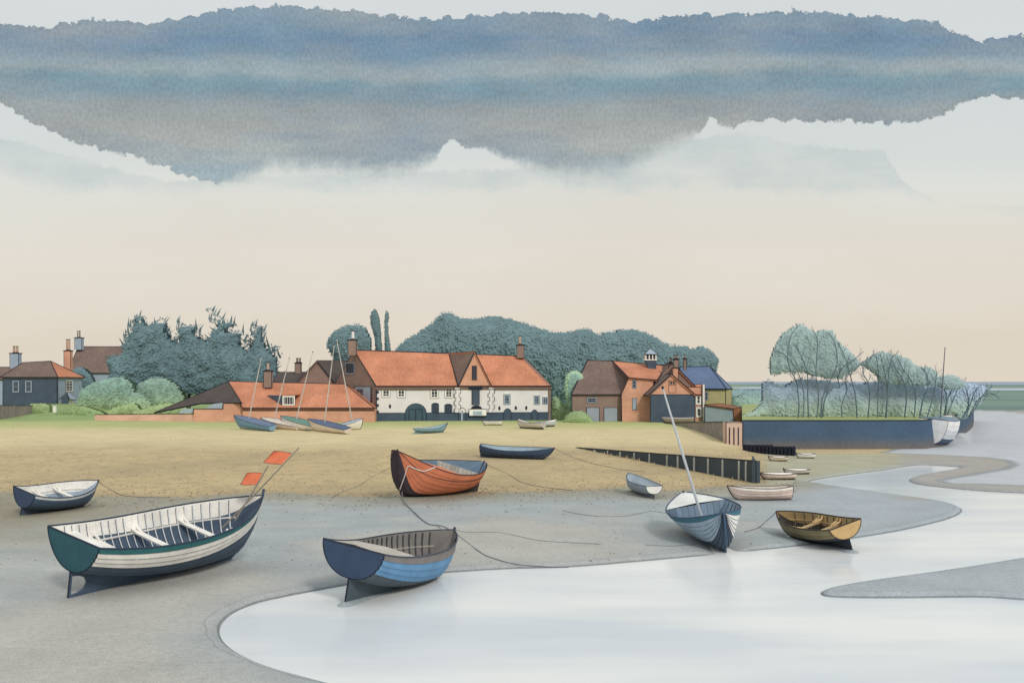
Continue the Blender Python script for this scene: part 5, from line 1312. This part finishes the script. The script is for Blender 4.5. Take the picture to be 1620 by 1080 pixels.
def foliage(poly, Y, tmax, leaf, dens, mats, seed, parent, loc, name='crown', core=True, spiky=0, lump=.3, rim=None, smooth_n=4, rag=.0, nr=.22):
    rng = np.random.default_rng(seed)
    P = np.array([tuple(at(px, py, Y)) for px, py in poly])[:, [0, 2]]
    P = np.array(catmull([tuple(p) for p in P], smooth_n)) if smooth_n else P
    lo, hi = P.min(0), P.max(0); area = np.prod(hi-lo)
    def info(x, z):
        d = sdist([tuple(p) for p in P], x, z); return -d
    n = int(area*dens); x = rng.uniform(lo[0], hi[0], n); z = rng.uniform(lo[1], hi[1], n); d = info(x, z)
    # more leaves close to the outline so that it reads crisp
    k = d > -rag*leaf; x, z, d = x[k], z[k], d[k]
    R_ = min(d.max(), tmax*1.6)
    def T(d, x, z):
        t = np.clip(d/R_, 0, 1); base = tmax*np.sqrt(np.maximum(0, 1-(1-t)**2))
        return base*(1+lump*(fbm(x, z, .5/max(.4, leaf*1.6), seed, 3)-.5)*1.6)
    side = np.where(rng.random(len(x)) < .72, -1., 1.); depth = T(d, x, z)*(.90+.14*rng.random(len(x)))
    y = Y+side*depth
    c = np.stack([x, y, z], 1)
    nrm = rng.normal(size=(len(x), 3))*nr; nrm[:, 1] += side*.9; nrm[:, 2] += .45; nrm /= np.linalg.norm(nrm, axis=1)[:, None]
    t1 = np.cross(nrm, rng.normal(size=(len(x), 3))); t1 /= np.linalg.norm(t1, axis=1)[:, None]; t2 = np.cross(nrm, t1)
    s = leaf*(.55+.8*rng.random(len(x)))
    s = np.where(d < leaf, s*.6, s)[:, None]
    V = np.stack([c-t1*s*.5, c-t2*s*.32, c+t1*s*.5, c+t2*s*.32], 1).reshape(-1, 3)
    Fc = np.arange(len(V)).reshape(-1, 4); mi = np.zeros(len(Fc), int)
    if rim is not None: mi[(d < rim)] = 1
    if spiky:
        # upswept ragged sprays along the outline
        A = P; B = np.roll(P, -1, 0); L = np.linalg.norm(B-A, axis=1); cum = np.cumsum(L); tot = cum[-1]; k2 = int(tot/ (spiky*.55)); VV = []
        ctr = P.mean(0)
        for q in range(k2):
            r = rng.uniform(0, tot); i = int(np.searchsorted(cum, r)); i = min(i, len(L)-1); tt = 1-(cum[i]-r)/L[i]; p = A[i]+(B[i]-A[i])*tt
            e = (B[i]-A[i])/L[i]; nn = np.array([e[1], -e[0]])
            if (p-ctr)@nn < 0 and abs(e[0]) > .3: nn = -nn
            pr = p+nn*.1
            if info(np.array([pr[0]]), np.array([pr[1]]))[0] > 0: nn = -nn
            if nn[1] < -.35: continue
            dr = nn+np.array([0, .35]); dr /= np.linalg.norm(dr); ln = spiky*rng.uniform(.5, 1.1); pe = np.array([-dr[1], dr[0]])*ln*.16; yy = Y+rng.uniform(-.5, .5)*tmax*.4
            b0 = p-dr*ln*.5
            VV += [[b0[0]-pe[0], yy, b0[1]-pe[1]], [p[0]-pe[0]*.9, yy-.1, p[1]-pe[1]*.9], [p[0]+dr[0]*ln, yy, p[1]+dr[1]*ln], [p[0]+pe[0]*.9, yy+.1, p[1]+pe[1]*.9]]
        if VV:
            VV = np.array(VV); Fc = np.concatenate([Fc, np.arange(len(VV)).reshape(-1, 4)+len(V)]); V = np.concatenate([V, VV]); mi = np.concatenate([mi, np.zeros(len(VV)//4, int)])
    if core:
        st = max(.12, min(.45, (hi-lo).min()/24)); gx = np.arange(lo[0], hi[0]+st, st); gz_ = np.arange(lo[1], hi[1]+st, st); GX, GZ = np.meshgrid(gx, gz_)
        D = info(GX.ravel(), GZ.ravel()); ok = (D > leaf*.12).reshape(GX.shape); tt = T(np.maximum(D-leaf*.1, 0), GX.ravel(), GZ.ravel())*.95
        base = len(V); n_ = GX.size
        Vf = np.stack([GX.ravel(), Y-tt, GZ.ravel()], 1); Vb = np.stack([GX.ravel(), Y+tt, GZ.ravel()], 1)
        r, c_ = GX.shape; cell = ok[:-1, :-1] & ok[1:, :-1] & ok[:-1, 1:] & ok[1:, 1:]; ii, jj = np.nonzero(cell); a = ii*c_+jj
        q1 = np.stack([a, a+1, a+c_+1, a+c_], 1)+base; q2 = np.stack([a, a+c_, a+c_+1, a+1], 1)+base+n_
        cm = 1 if rim is not None else 0
        V = np.concatenate([V, Vf, Vb]); Fc = np.concatenate([Fc, q1, q2]); mi = np.concatenate([mi, np.zeros(2*len(a), int)])
    return quads(name, V, Fc, mats, mi, parent, loc)
def trunk_mesh(T, path, r0, r1, seed, branches=8, blen=1.6, m=None, depth=2, start=.35, name='trunk', spread=.75):
    rnd = random.Random(seed); mb = MB(); P = [Vector(v) for v in catmull([tuple(p) for p in path], 5, closed=False)]; n = len(P)
    mb.tube(P, [r0+(r1-r0)*i/(n-1) for i in range(n)], 6)
    def grow(p, d, L, r, lev):
        q = p.copy(); pts = [p]; dd = d.copy()
        for i in range(4):
            dd = (dd+Vector((rnd.uniform(-.07, .07), rnd.uniform(-.07, .07), .13))).normalized(); q = q+dd*L/4; pts.append(q.copy())
        mb.tube(pts, [r*(1-.65*i/4) for i in range(5)], 4, cap=False)
        if lev > 0:
            for k in range(3):
                i = 1+k; a = rnd.choice((-1, 1))*rnd.uniform(.35, .65)
                nd = Vector((dd.x*math.cos(a)+dd.z*math.sin(a), dd.y+rnd.uniform(-.2, .2), dd.z*math.cos(a)-dd.x*math.sin(a))).normalized()
                grow(pts[i], nd, L*.55, r*.6, lev-1)
    for k in range(branches):
        i = int(n*(start+(.97-start)*k/branches)); sd = 1 if k % 2 else -1; t = (P[min(n-1, i+1)]-P[i-1]).normalized(); a = sd*rnd.uniform(.45, .45+spread*.5)
        d = Vector((t.x*math.cos(a)+t.z*math.sin(a), rnd.uniform(-.35, .1), t.z*math.cos(a)-t.x*math.sin(a))).normalized()
        rr = (r0+(r1-r0)*i/(n-1))*.6; grow(P[i], d, blen*rnd.uniform(.7, 1.2)*(1-.4*k/branches), rr, depth-1)
    return T.part(name, mb, m or BARK, smooth=False, fixn=False)
BARK = mat('grey_blue_bark', (88, 104, 116), .9, var=.12)
DBARK = mat('dark_bark', (70, 64, 62), .9, var=.12)
TEAL = leafmat('deep_teal_foliage', (98, 124, 130), island=.06)
TEAL2 = leafmat('dark_teal_conifer_needles', (96, 122, 130), island=.08)
def simple_tree(name, label, cat, poly, Y, tmax, leaf, dens, mats, seed, group=None, zb=1.0, trunk=True, tr=.25, **k):
    xs = [p[0] for p in poly]; cx = (min(xs)+max(xs))/2; loc = Vector((XY(cx, Y)[0], Y, zb))
    T = Thing(name, label, cat, loc, group=group)
    zt = at(cx, min(p[1] for p in poly), Y).z
    if trunk:
        mb = MB(); mb.tube([loc-Vector((0, 0, .3)), loc.lerp(Vector((loc.x, Y, zt)), .5), Vector((loc.x+.1, Y, zb+(zt-zb)*.85))], [tr, tr*.7, tr*.25], 8)
        for i in range(5):
            a = i*1.3; h = zb+(zt-zb)*(.3+.1*i); mb.tube([(loc.x, Y, h), (loc.x+math.cos(a)*tmax*.5, Y+math.sin(a)*tmax*.4, h+tmax*.5)], [tr*.4, tr*.12], 5)
        T.part('trunk', mb, DBARK, fixn=False)
    foliage(poly, Y, tmax, leaf, dens, mats, seed, T.o, tuple(loc), **k)
    return T
def left_trees():
    g = 'tall conifers behind the brick outbuilding'
    K = dict(leaf=.42, dens=34, mats=[TEAL2], group=g, spiky=1.1, smooth_n=0, lump=.3, rag=.3, zb=1.4, nr=.32)
    simple_tree('conifer', 'widest conifer with a toothed left edge beside the brown cottage', 'tree',
        [(168, 626), (170, 600), (176, 590), (170, 574), (174, 562), (192, 562), (197, 553), (191, 548), (196, 544), (191, 538), (200, 538), (195, 531), (205, 531), (200, 523), (210, 522), (205, 514), (213, 514), (209, 506), (218, 509), (213, 500), (218, 497), (230, 502), (232, 512), (250, 508), (255, 502), (263, 511), (268, 524), (274, 538), (290, 552), (306, 575), (312, 626)], 136, 2.4, seed=1, **K)
    simple_tree('conifer', 'lower conifer with a flat spreading top, second from the left of the group', 'tree',
        [(226, 626), (240, 580), (258, 548), (270, 539), (285, 538), (276, 534), (284, 531), (276, 527), (284, 524), (277, 517), (286, 519), (279, 507), (292, 514), (305, 515), (317, 514), (313, 520), (316, 523), (308, 526), (318, 530), (332, 540), (352, 560), (366, 590), (372, 626)], 136.6, 2.3, seed=2, **K)
    simple_tree('conifer', 'tallest conifer with a long leaning top shoot in the middle of the group', 'tree',
        [(280, 626), (290, 590), (304, 560), (320, 542), (330, 536), (338, 522), (346, 514), (334, 510), (331, 504), (342, 506), (335, 498), (327, 489), (333, 487), (348, 500), (358, 507), (372, 511), (374, 516), (362, 522), (374, 523), (385, 524), (383, 530), (378, 534), (388, 540), (381, 545), (390, 549), (400, 560), (420, 585), (430, 626)], 136.3, 2.3, seed=3, **K)
    simple_tree('conifer', 'rightmost conifer with a combed right edge near the dark roofed house', 'tree',
        [(334, 626), (345, 590), (362, 562), (380, 552), (386, 553), (391, 527), (396, 553), (403, 535), (396, 530), (403, 528), (395, 522), (405, 523), (399, 513), (407, 516), (419, 514), (415, 520), (420, 524), (413, 530), (419, 535), (416, 541), (424, 539), (420, 548), (429, 544), (426, 553), (435, 548), (432, 557), (441, 553), (437, 563), (446, 560), (438, 575), (440, 584), (448, 598), (456, 626)], 137, 2.3, seed=4, **K)
    simple_tree('round_tree', 'round dark bush tree between the navy house and the brown cottage', 'tree', [(112, 618), (110, 600), (114, 586), (126, 580), (140, 585), (149, 598), (152, 612), (152, 622)], 150, 1.6, .35, 40, [TEAL], 5, zb=2.0)
    simple_tree('round_tree', 'round headed dark tree behind the left gable of the white building', 'tree', [(540, 585), (524, 562), (517, 549), (519, 536), (530, 522), (548, 514), (566, 512), (580, 519), (588, 535), (589, 560), (585, 585)], 138, 2.6, .42, 34, [TEAL], 6, zb=1.0)
    g = 'two slim poplars behind the white building ridge'
    simple_tree('poplar', 'left slim poplar, taller and bent, above the white building roof', 'tree', [(594, 575), (593, 545), (591, 530), (586, 513), (586, 498), (592, 488), (598, 494), (602, 512), (604, 535), (606, 575)], 140, .7, .28, 70, [TEAL], 7, group=g, tr=.12)
    simple_tree('poplar', 'right slim poplar, thinner and straighter, above the white building roof', 'tree', [(609, 575), (608, 540), (608, 500), (612, 491), (616, 498), (614, 522), (618, 545), (619, 575)], 140, .6, .28, 70, [TEAL], 8, group=g, tr=.1)
    # wood behind the village
    ridge = [(600, 600), (615, 572), (625, 553), (640, 538), (660, 525), (676, 515), (688, 504), (698, 495), (708, 492), (718, 495), (732, 502), (748, 503), (770, 500), (792, 500), (815, 505), (845, 515), (870, 522), (890, 525), (910, 521), (925, 518), (935, 521), (944, 527), (960, 524), (990, 520), (1010, 522), (1035, 531), (1055, 543), (1080, 545), (1092, 549), (1108, 547), (1118, 550), (1130, 560), (1136, 571), (1133, 585), (1128, 612), (1128, 650), (600, 650)]
    loc = (*XY(860, 165), 1.0)
    m = leafmat('dark_wood_foliage', (100, 126, 132), var=.10, sc=.16, island=.05)
    o = foliage(ridge, 165, 7., .42, 26, [m], 21, None, loc, name='wood', lump=.15, smooth_n=4, nr=.10); o.location = loc; tag(o, 'dense dark teal wood filling the skyline behind the village', 'wood', kind='stuff')
    # pale garden bushes
    def bush(label, poly, Y, c, foot, seed, name='bush', leaf=.3, tm=1.6, zb=1., **k):
        m = leafmat('bush_foliage_%d' % seed, c, foot, (0, 3.4), island=.12)
        simple_tree(name, label, 'bush', poly, Y, tm, leaf, 46, [m], seed, zb=zb, trunk=False, lump=.12, nr=.3, **k)
    bush('large pale teal green bush right of the navy house', [(128, 662), (128, 622), (136, 611), (152, 603), (172, 597), (190, 594), (202, 596), (212, 604), (218, 618), (230, 622), (240, 632), (247, 645), (247, 662)], 128, (120, 150, 138), (146, 168, 122), 31, tm=2.2, zb=1.4)
    bush('rounded pale green bush before the middle conifers', [(215, 662), (218, 612), (228, 602), (245, 596), (262, 597), (276, 602), (286, 612), (294, 624), (298, 636), (290, 662)], 130, (122, 150, 136), (144, 168, 124), 32, tm=2.2, zb=1.4)
    bush('low yellow green bush along the pink garden wall', [(170, 662), (178, 646), (196, 640), (216, 637), (226, 646), (246, 640), (268, 637), (292, 640), (300, 662)], 121, (142, 166, 118), (150, 170, 116), 33, tm=1.2)
    bush('low light green bush below the navy house porch', [(84, 662), (92, 650), (110, 643), (130, 641), (150, 645), (170, 654), (180, 668)], 119, (146, 168, 116), (130, 154, 102), 34, tm=1.2, zb=1.4)
    bush('clipped olive hedge standing before the navy house', [(44, 657), (44, 642), (50, 637.5), (76, 637), (81, 641), (82, 660)], 120.5, (156, 172, 126), (140, 160, 108), 35, name='clipped_hedge', leaf=.22, tm=.8, zb=1.5, smooth_n=0)
    bush('light green bush against the right end of the white building', [(872, 672), (872, 630), (878, 626), (886, 629), (892, 637), (902, 636), (912, 641), (918, 652), (920, 672)], 117, (134, 162, 128), (148, 170, 120), 36, tm=1.4)
    bush('low light green bush at the foot of the brick barn', [(892, 672), (896, 655), (908, 649), (920, 649), (932, 656), (938, 672)], 109, (138, 164, 132), (146, 168, 116), 37, tm=.9, leaf=.24)
    # rimmed pale tree
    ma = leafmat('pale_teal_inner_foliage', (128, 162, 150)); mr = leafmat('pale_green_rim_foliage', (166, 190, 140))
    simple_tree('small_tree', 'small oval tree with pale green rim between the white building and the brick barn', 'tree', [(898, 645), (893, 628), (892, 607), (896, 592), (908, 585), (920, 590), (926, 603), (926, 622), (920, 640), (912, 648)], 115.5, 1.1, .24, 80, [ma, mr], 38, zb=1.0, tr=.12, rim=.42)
    # far bluish copse to the right of the village
    for lab, poly, Y, c, sd in (('distant bluish hedge line right of the blue roofed house', [(1150, 668), (1150, 622), (1165, 616), (1182, 615), (1200, 615), (1216, 622), (1220, 668)], 190, (122, 150, 168), 41),
                                ('nearer rounded blue green bush line right of the brown shed', [(1154, 668), (1156, 634), (1166, 626), (1176, 622), (1188, 627), (1204, 626), (1210, 634), (1206, 645), (1206, 668)], 160, (134, 164, 168), 42)):
        m = leafmat('far_foliage_%d' % sd, c, (150, 178, 160), (0, 4), island=.1); simple_tree('bush', lab, 'bush', poly, Y, 2.4, .45, 22, [m], sd, trunk=False, zb=1.0, lump=.2)
def right_trees():
    Yt = 86.; zb = Zp(664.8, 79.4)
    # undergrowth on the bank
    for lab, poly, Y, sd in (('blue green thicket at the left end of the tree row', [(1178, 662), (1190, 648), (1203, 634), (1203, 608), (1210, 602), (1218, 599), (1226, 606), (1240, 609), (1255, 600), (1275, 597), (1296, 600), (1306, 610), (1306, 662)], 89, 51),
                             ('blue green thicket under the middle of the tree row', [(1290, 664), (1292, 603), (1320, 602), (1350, 605), (1380, 603), (1402, 606), (1404, 662)], 89.4, 52),
                             ('blue green thicket under the right middle of the tree row', [(1388, 664), (1390, 604), (1420, 598), (1450, 597), (1476, 602), (1488, 608), (1490, 662)], 89.2, 53),
                             ('low green thicket at the right end of the tree row', [(1478, 664), (1482, 606), (1500, 603), (1520, 604), (1545, 606), (1560, 612), (1556, 626), (1548, 640), (1536, 652), (1526, 662)], 93, 54)):
        m = leafmat('thicket_foliage_%d' % sd, (150, 170, 192), (166, 190, 176), (.3, 2.4), island=.04, var=.06)
        simple_tree('thicket', lab, 'thicket', poly, Y, .9, .30, 44, [m], sd, trunk=False, zb=zb, lump=.0, nr=.15, group='thickets on the sea bank')
    cr = leafmat('thin_pale_teal_foliage', (142, 166, 166), island=.06, var=.06)
    g = 'slender trees in a row on the sea bank'
    def tree(label, paths, poly, seed, Y=None, br=9, bl=1.05, r=.06, dens=60, leaf=.26):
        Y = Y or Yt; b = at(*paths[0][0], Y); b.z = zb; T = Thing('slender_tree', label, 'tree', b, group=g)
        for i, p in enumerate(paths):
            P = [at(px, py, Y-.7-.1*i) for px, py in p]; P[0].z = zb-.1
            trunk_mesh(T, P, r if i == 0 else r*.8, .03, seed*7+i, branches=br, blen=bl)
        if poly: foliage(poly, 86.9, .45, leaf, dens, [cr], seed, T.o, tuple(b), core=True, lump=.0, nr=.18)
    tree('leftmost slender tree of the row, broad pale crown leaning left', [[(1262, 661), (1264, 642), (1260, 605), (1250, 584), (1246, 564), (1251, 532), (1262, 516)], [(1270, 661), (1272, 630), (1268, 605), (1258, 580), (1240, 560), (1226, 556)]],
         [(1218, 592), (1216, 572), (1222, 552), (1234, 530), (1250, 517), (1264, 511), (1276, 516), (1282, 530), (1282, 560), (1274, 588), (1255, 592), (1240, 591), (1230, 594)], 61, br=10)
    tree('second slender tree from the left with two curving stems', [[(1279, 661), (1278, 625), (1277, 590), (1266, 560), (1257, 544)], [(1292, 660), (1295, 625), (1291, 596), (1292, 567), (1293, 538), (1286, 522)]],
         [(1262, 588), (1262, 535), (1272, 515), (1282, 521), (1292, 523), (1306, 521), (1310, 540), (1308, 590), (1290, 597), (1270, 590)], 62, Y=86.5)
    tree('slender tree with a strongly leaning stem, third from the left', [[(1299, 661), (1301, 631), (1312, 605), (1324, 576), (1321, 544), (1311, 526)]],
         [(1292, 590), (1294, 545), (1300, 523), (1316, 521), (1321, 532), (1330, 545), (1334, 575), (1326, 595), (1310, 601)], 63, Y=85.6)
    tree('crooked tree with a zigzag stem leaning right over the gap', [[(1300, 660), (1306, 628), (1318, 613), (1328, 613), (1326, 597), (1334, 580), (1352, 568), (1366, 556)], [(1332, 661), (1332, 640), (1340, 615), (1337, 598), (1350, 588), (1366, 570)]],
         [(1322, 596), (1320, 560), (1324, 542), (1336, 548), (1348, 558), (1360, 571), (1366, 574), (1356, 584), (1342, 592), (1330, 601)], 64, Y=86.3)
    tree('straight thin tree leaning left beside the bright gap in the row', [[(1356, 661), (1353, 625), (1344, 590), (1336, 564), (1325, 540)]], None, 65, Y=85.5, br=7, bl=1.2)
    tree('slender tree with twin stems right of the bright gap', [[(1373, 661), (1376, 625), (1373, 605), (1365, 588), (1372, 572), (1384, 560)], [(1388, 661), (1389, 625), (1390, 595), (1386, 562)]],
         [(1360, 576), (1366, 570), (1376, 562), (1390, 557), (1402, 558), (1404, 600), (1394, 606), (1386, 596), (1376, 588)], 66, Y=86.4)
    tree('slender tree with dark fork near the middle of the second crown', [[(1401, 661), (1404, 625), (1402, 602), (1397, 578), (1393, 560)], [(1402, 612), (1406, 590), (1410, 570), (1412, 562)]],
         [(1390, 604), (1388, 566), (1394, 557), (1410, 559), (1424, 562), (1428, 575), (1426, 606)], 67, Y=85.7)
    tree('slender tree with two bowed stems under the second crown right side', [[(1431, 660), (1434, 625), (1428, 600), (1418, 585), (1412, 570)], [(1446, 661), (1448, 625), (1440, 600), (1428, 583), (1420, 565)]],
         [(1412, 606), (1414, 562), (1428, 563), (1438, 567), (1446, 576), (1452, 584), (1456, 608)], 68, Y=86.5)
    tree('slender tree with many upright twigs left of the thin mast', [[(1455, 660), (1460, 632), (1468, 612), (1466, 592), (1460, 582)], [(1466, 660), (1476, 628), (1480, 605), (1482, 588)]],
         [(1444, 608), (1444, 580), (1456, 579), (1472, 580), (1480, 586), (1485, 596), (1486, 610)], 69, Y=85.6)
    tree('small fan shaped tree just behind the thin mast', [[(1493, 655), (1498, 634), (1506, 616), (1508, 600)], [(1496, 650), (1497, 625), (1488, 605)], [(1497, 640), (1512, 622), (1520, 604)]],
         [(1484, 612), (1486, 596), (1498, 592), (1512, 594), (1524, 602), (1530, 610), (1510, 618)], 70, Y=88, br=6, bl=.9)
    tree('bare spreading shrub tree at the right tip of the bank', [[(1524, 661), (1532, 640), (1530, 620), (1524, 606)], [(1528, 655), (1538, 630), (1546, 612)], [(1532, 652), (1548, 632), (1566, 622), (1580, 628)], [(1534, 650), (1552, 630), (1562, 615)]], None, 71, Y=90, br=6, bl=1.0, r=.07)
camera(); sky(); terrain(); water()
maltings(); cottage(); left_houses(); back_houses(); boathouses(); waterfront()
left_trees(); right_trees()
boats(); ropes(); shingle()
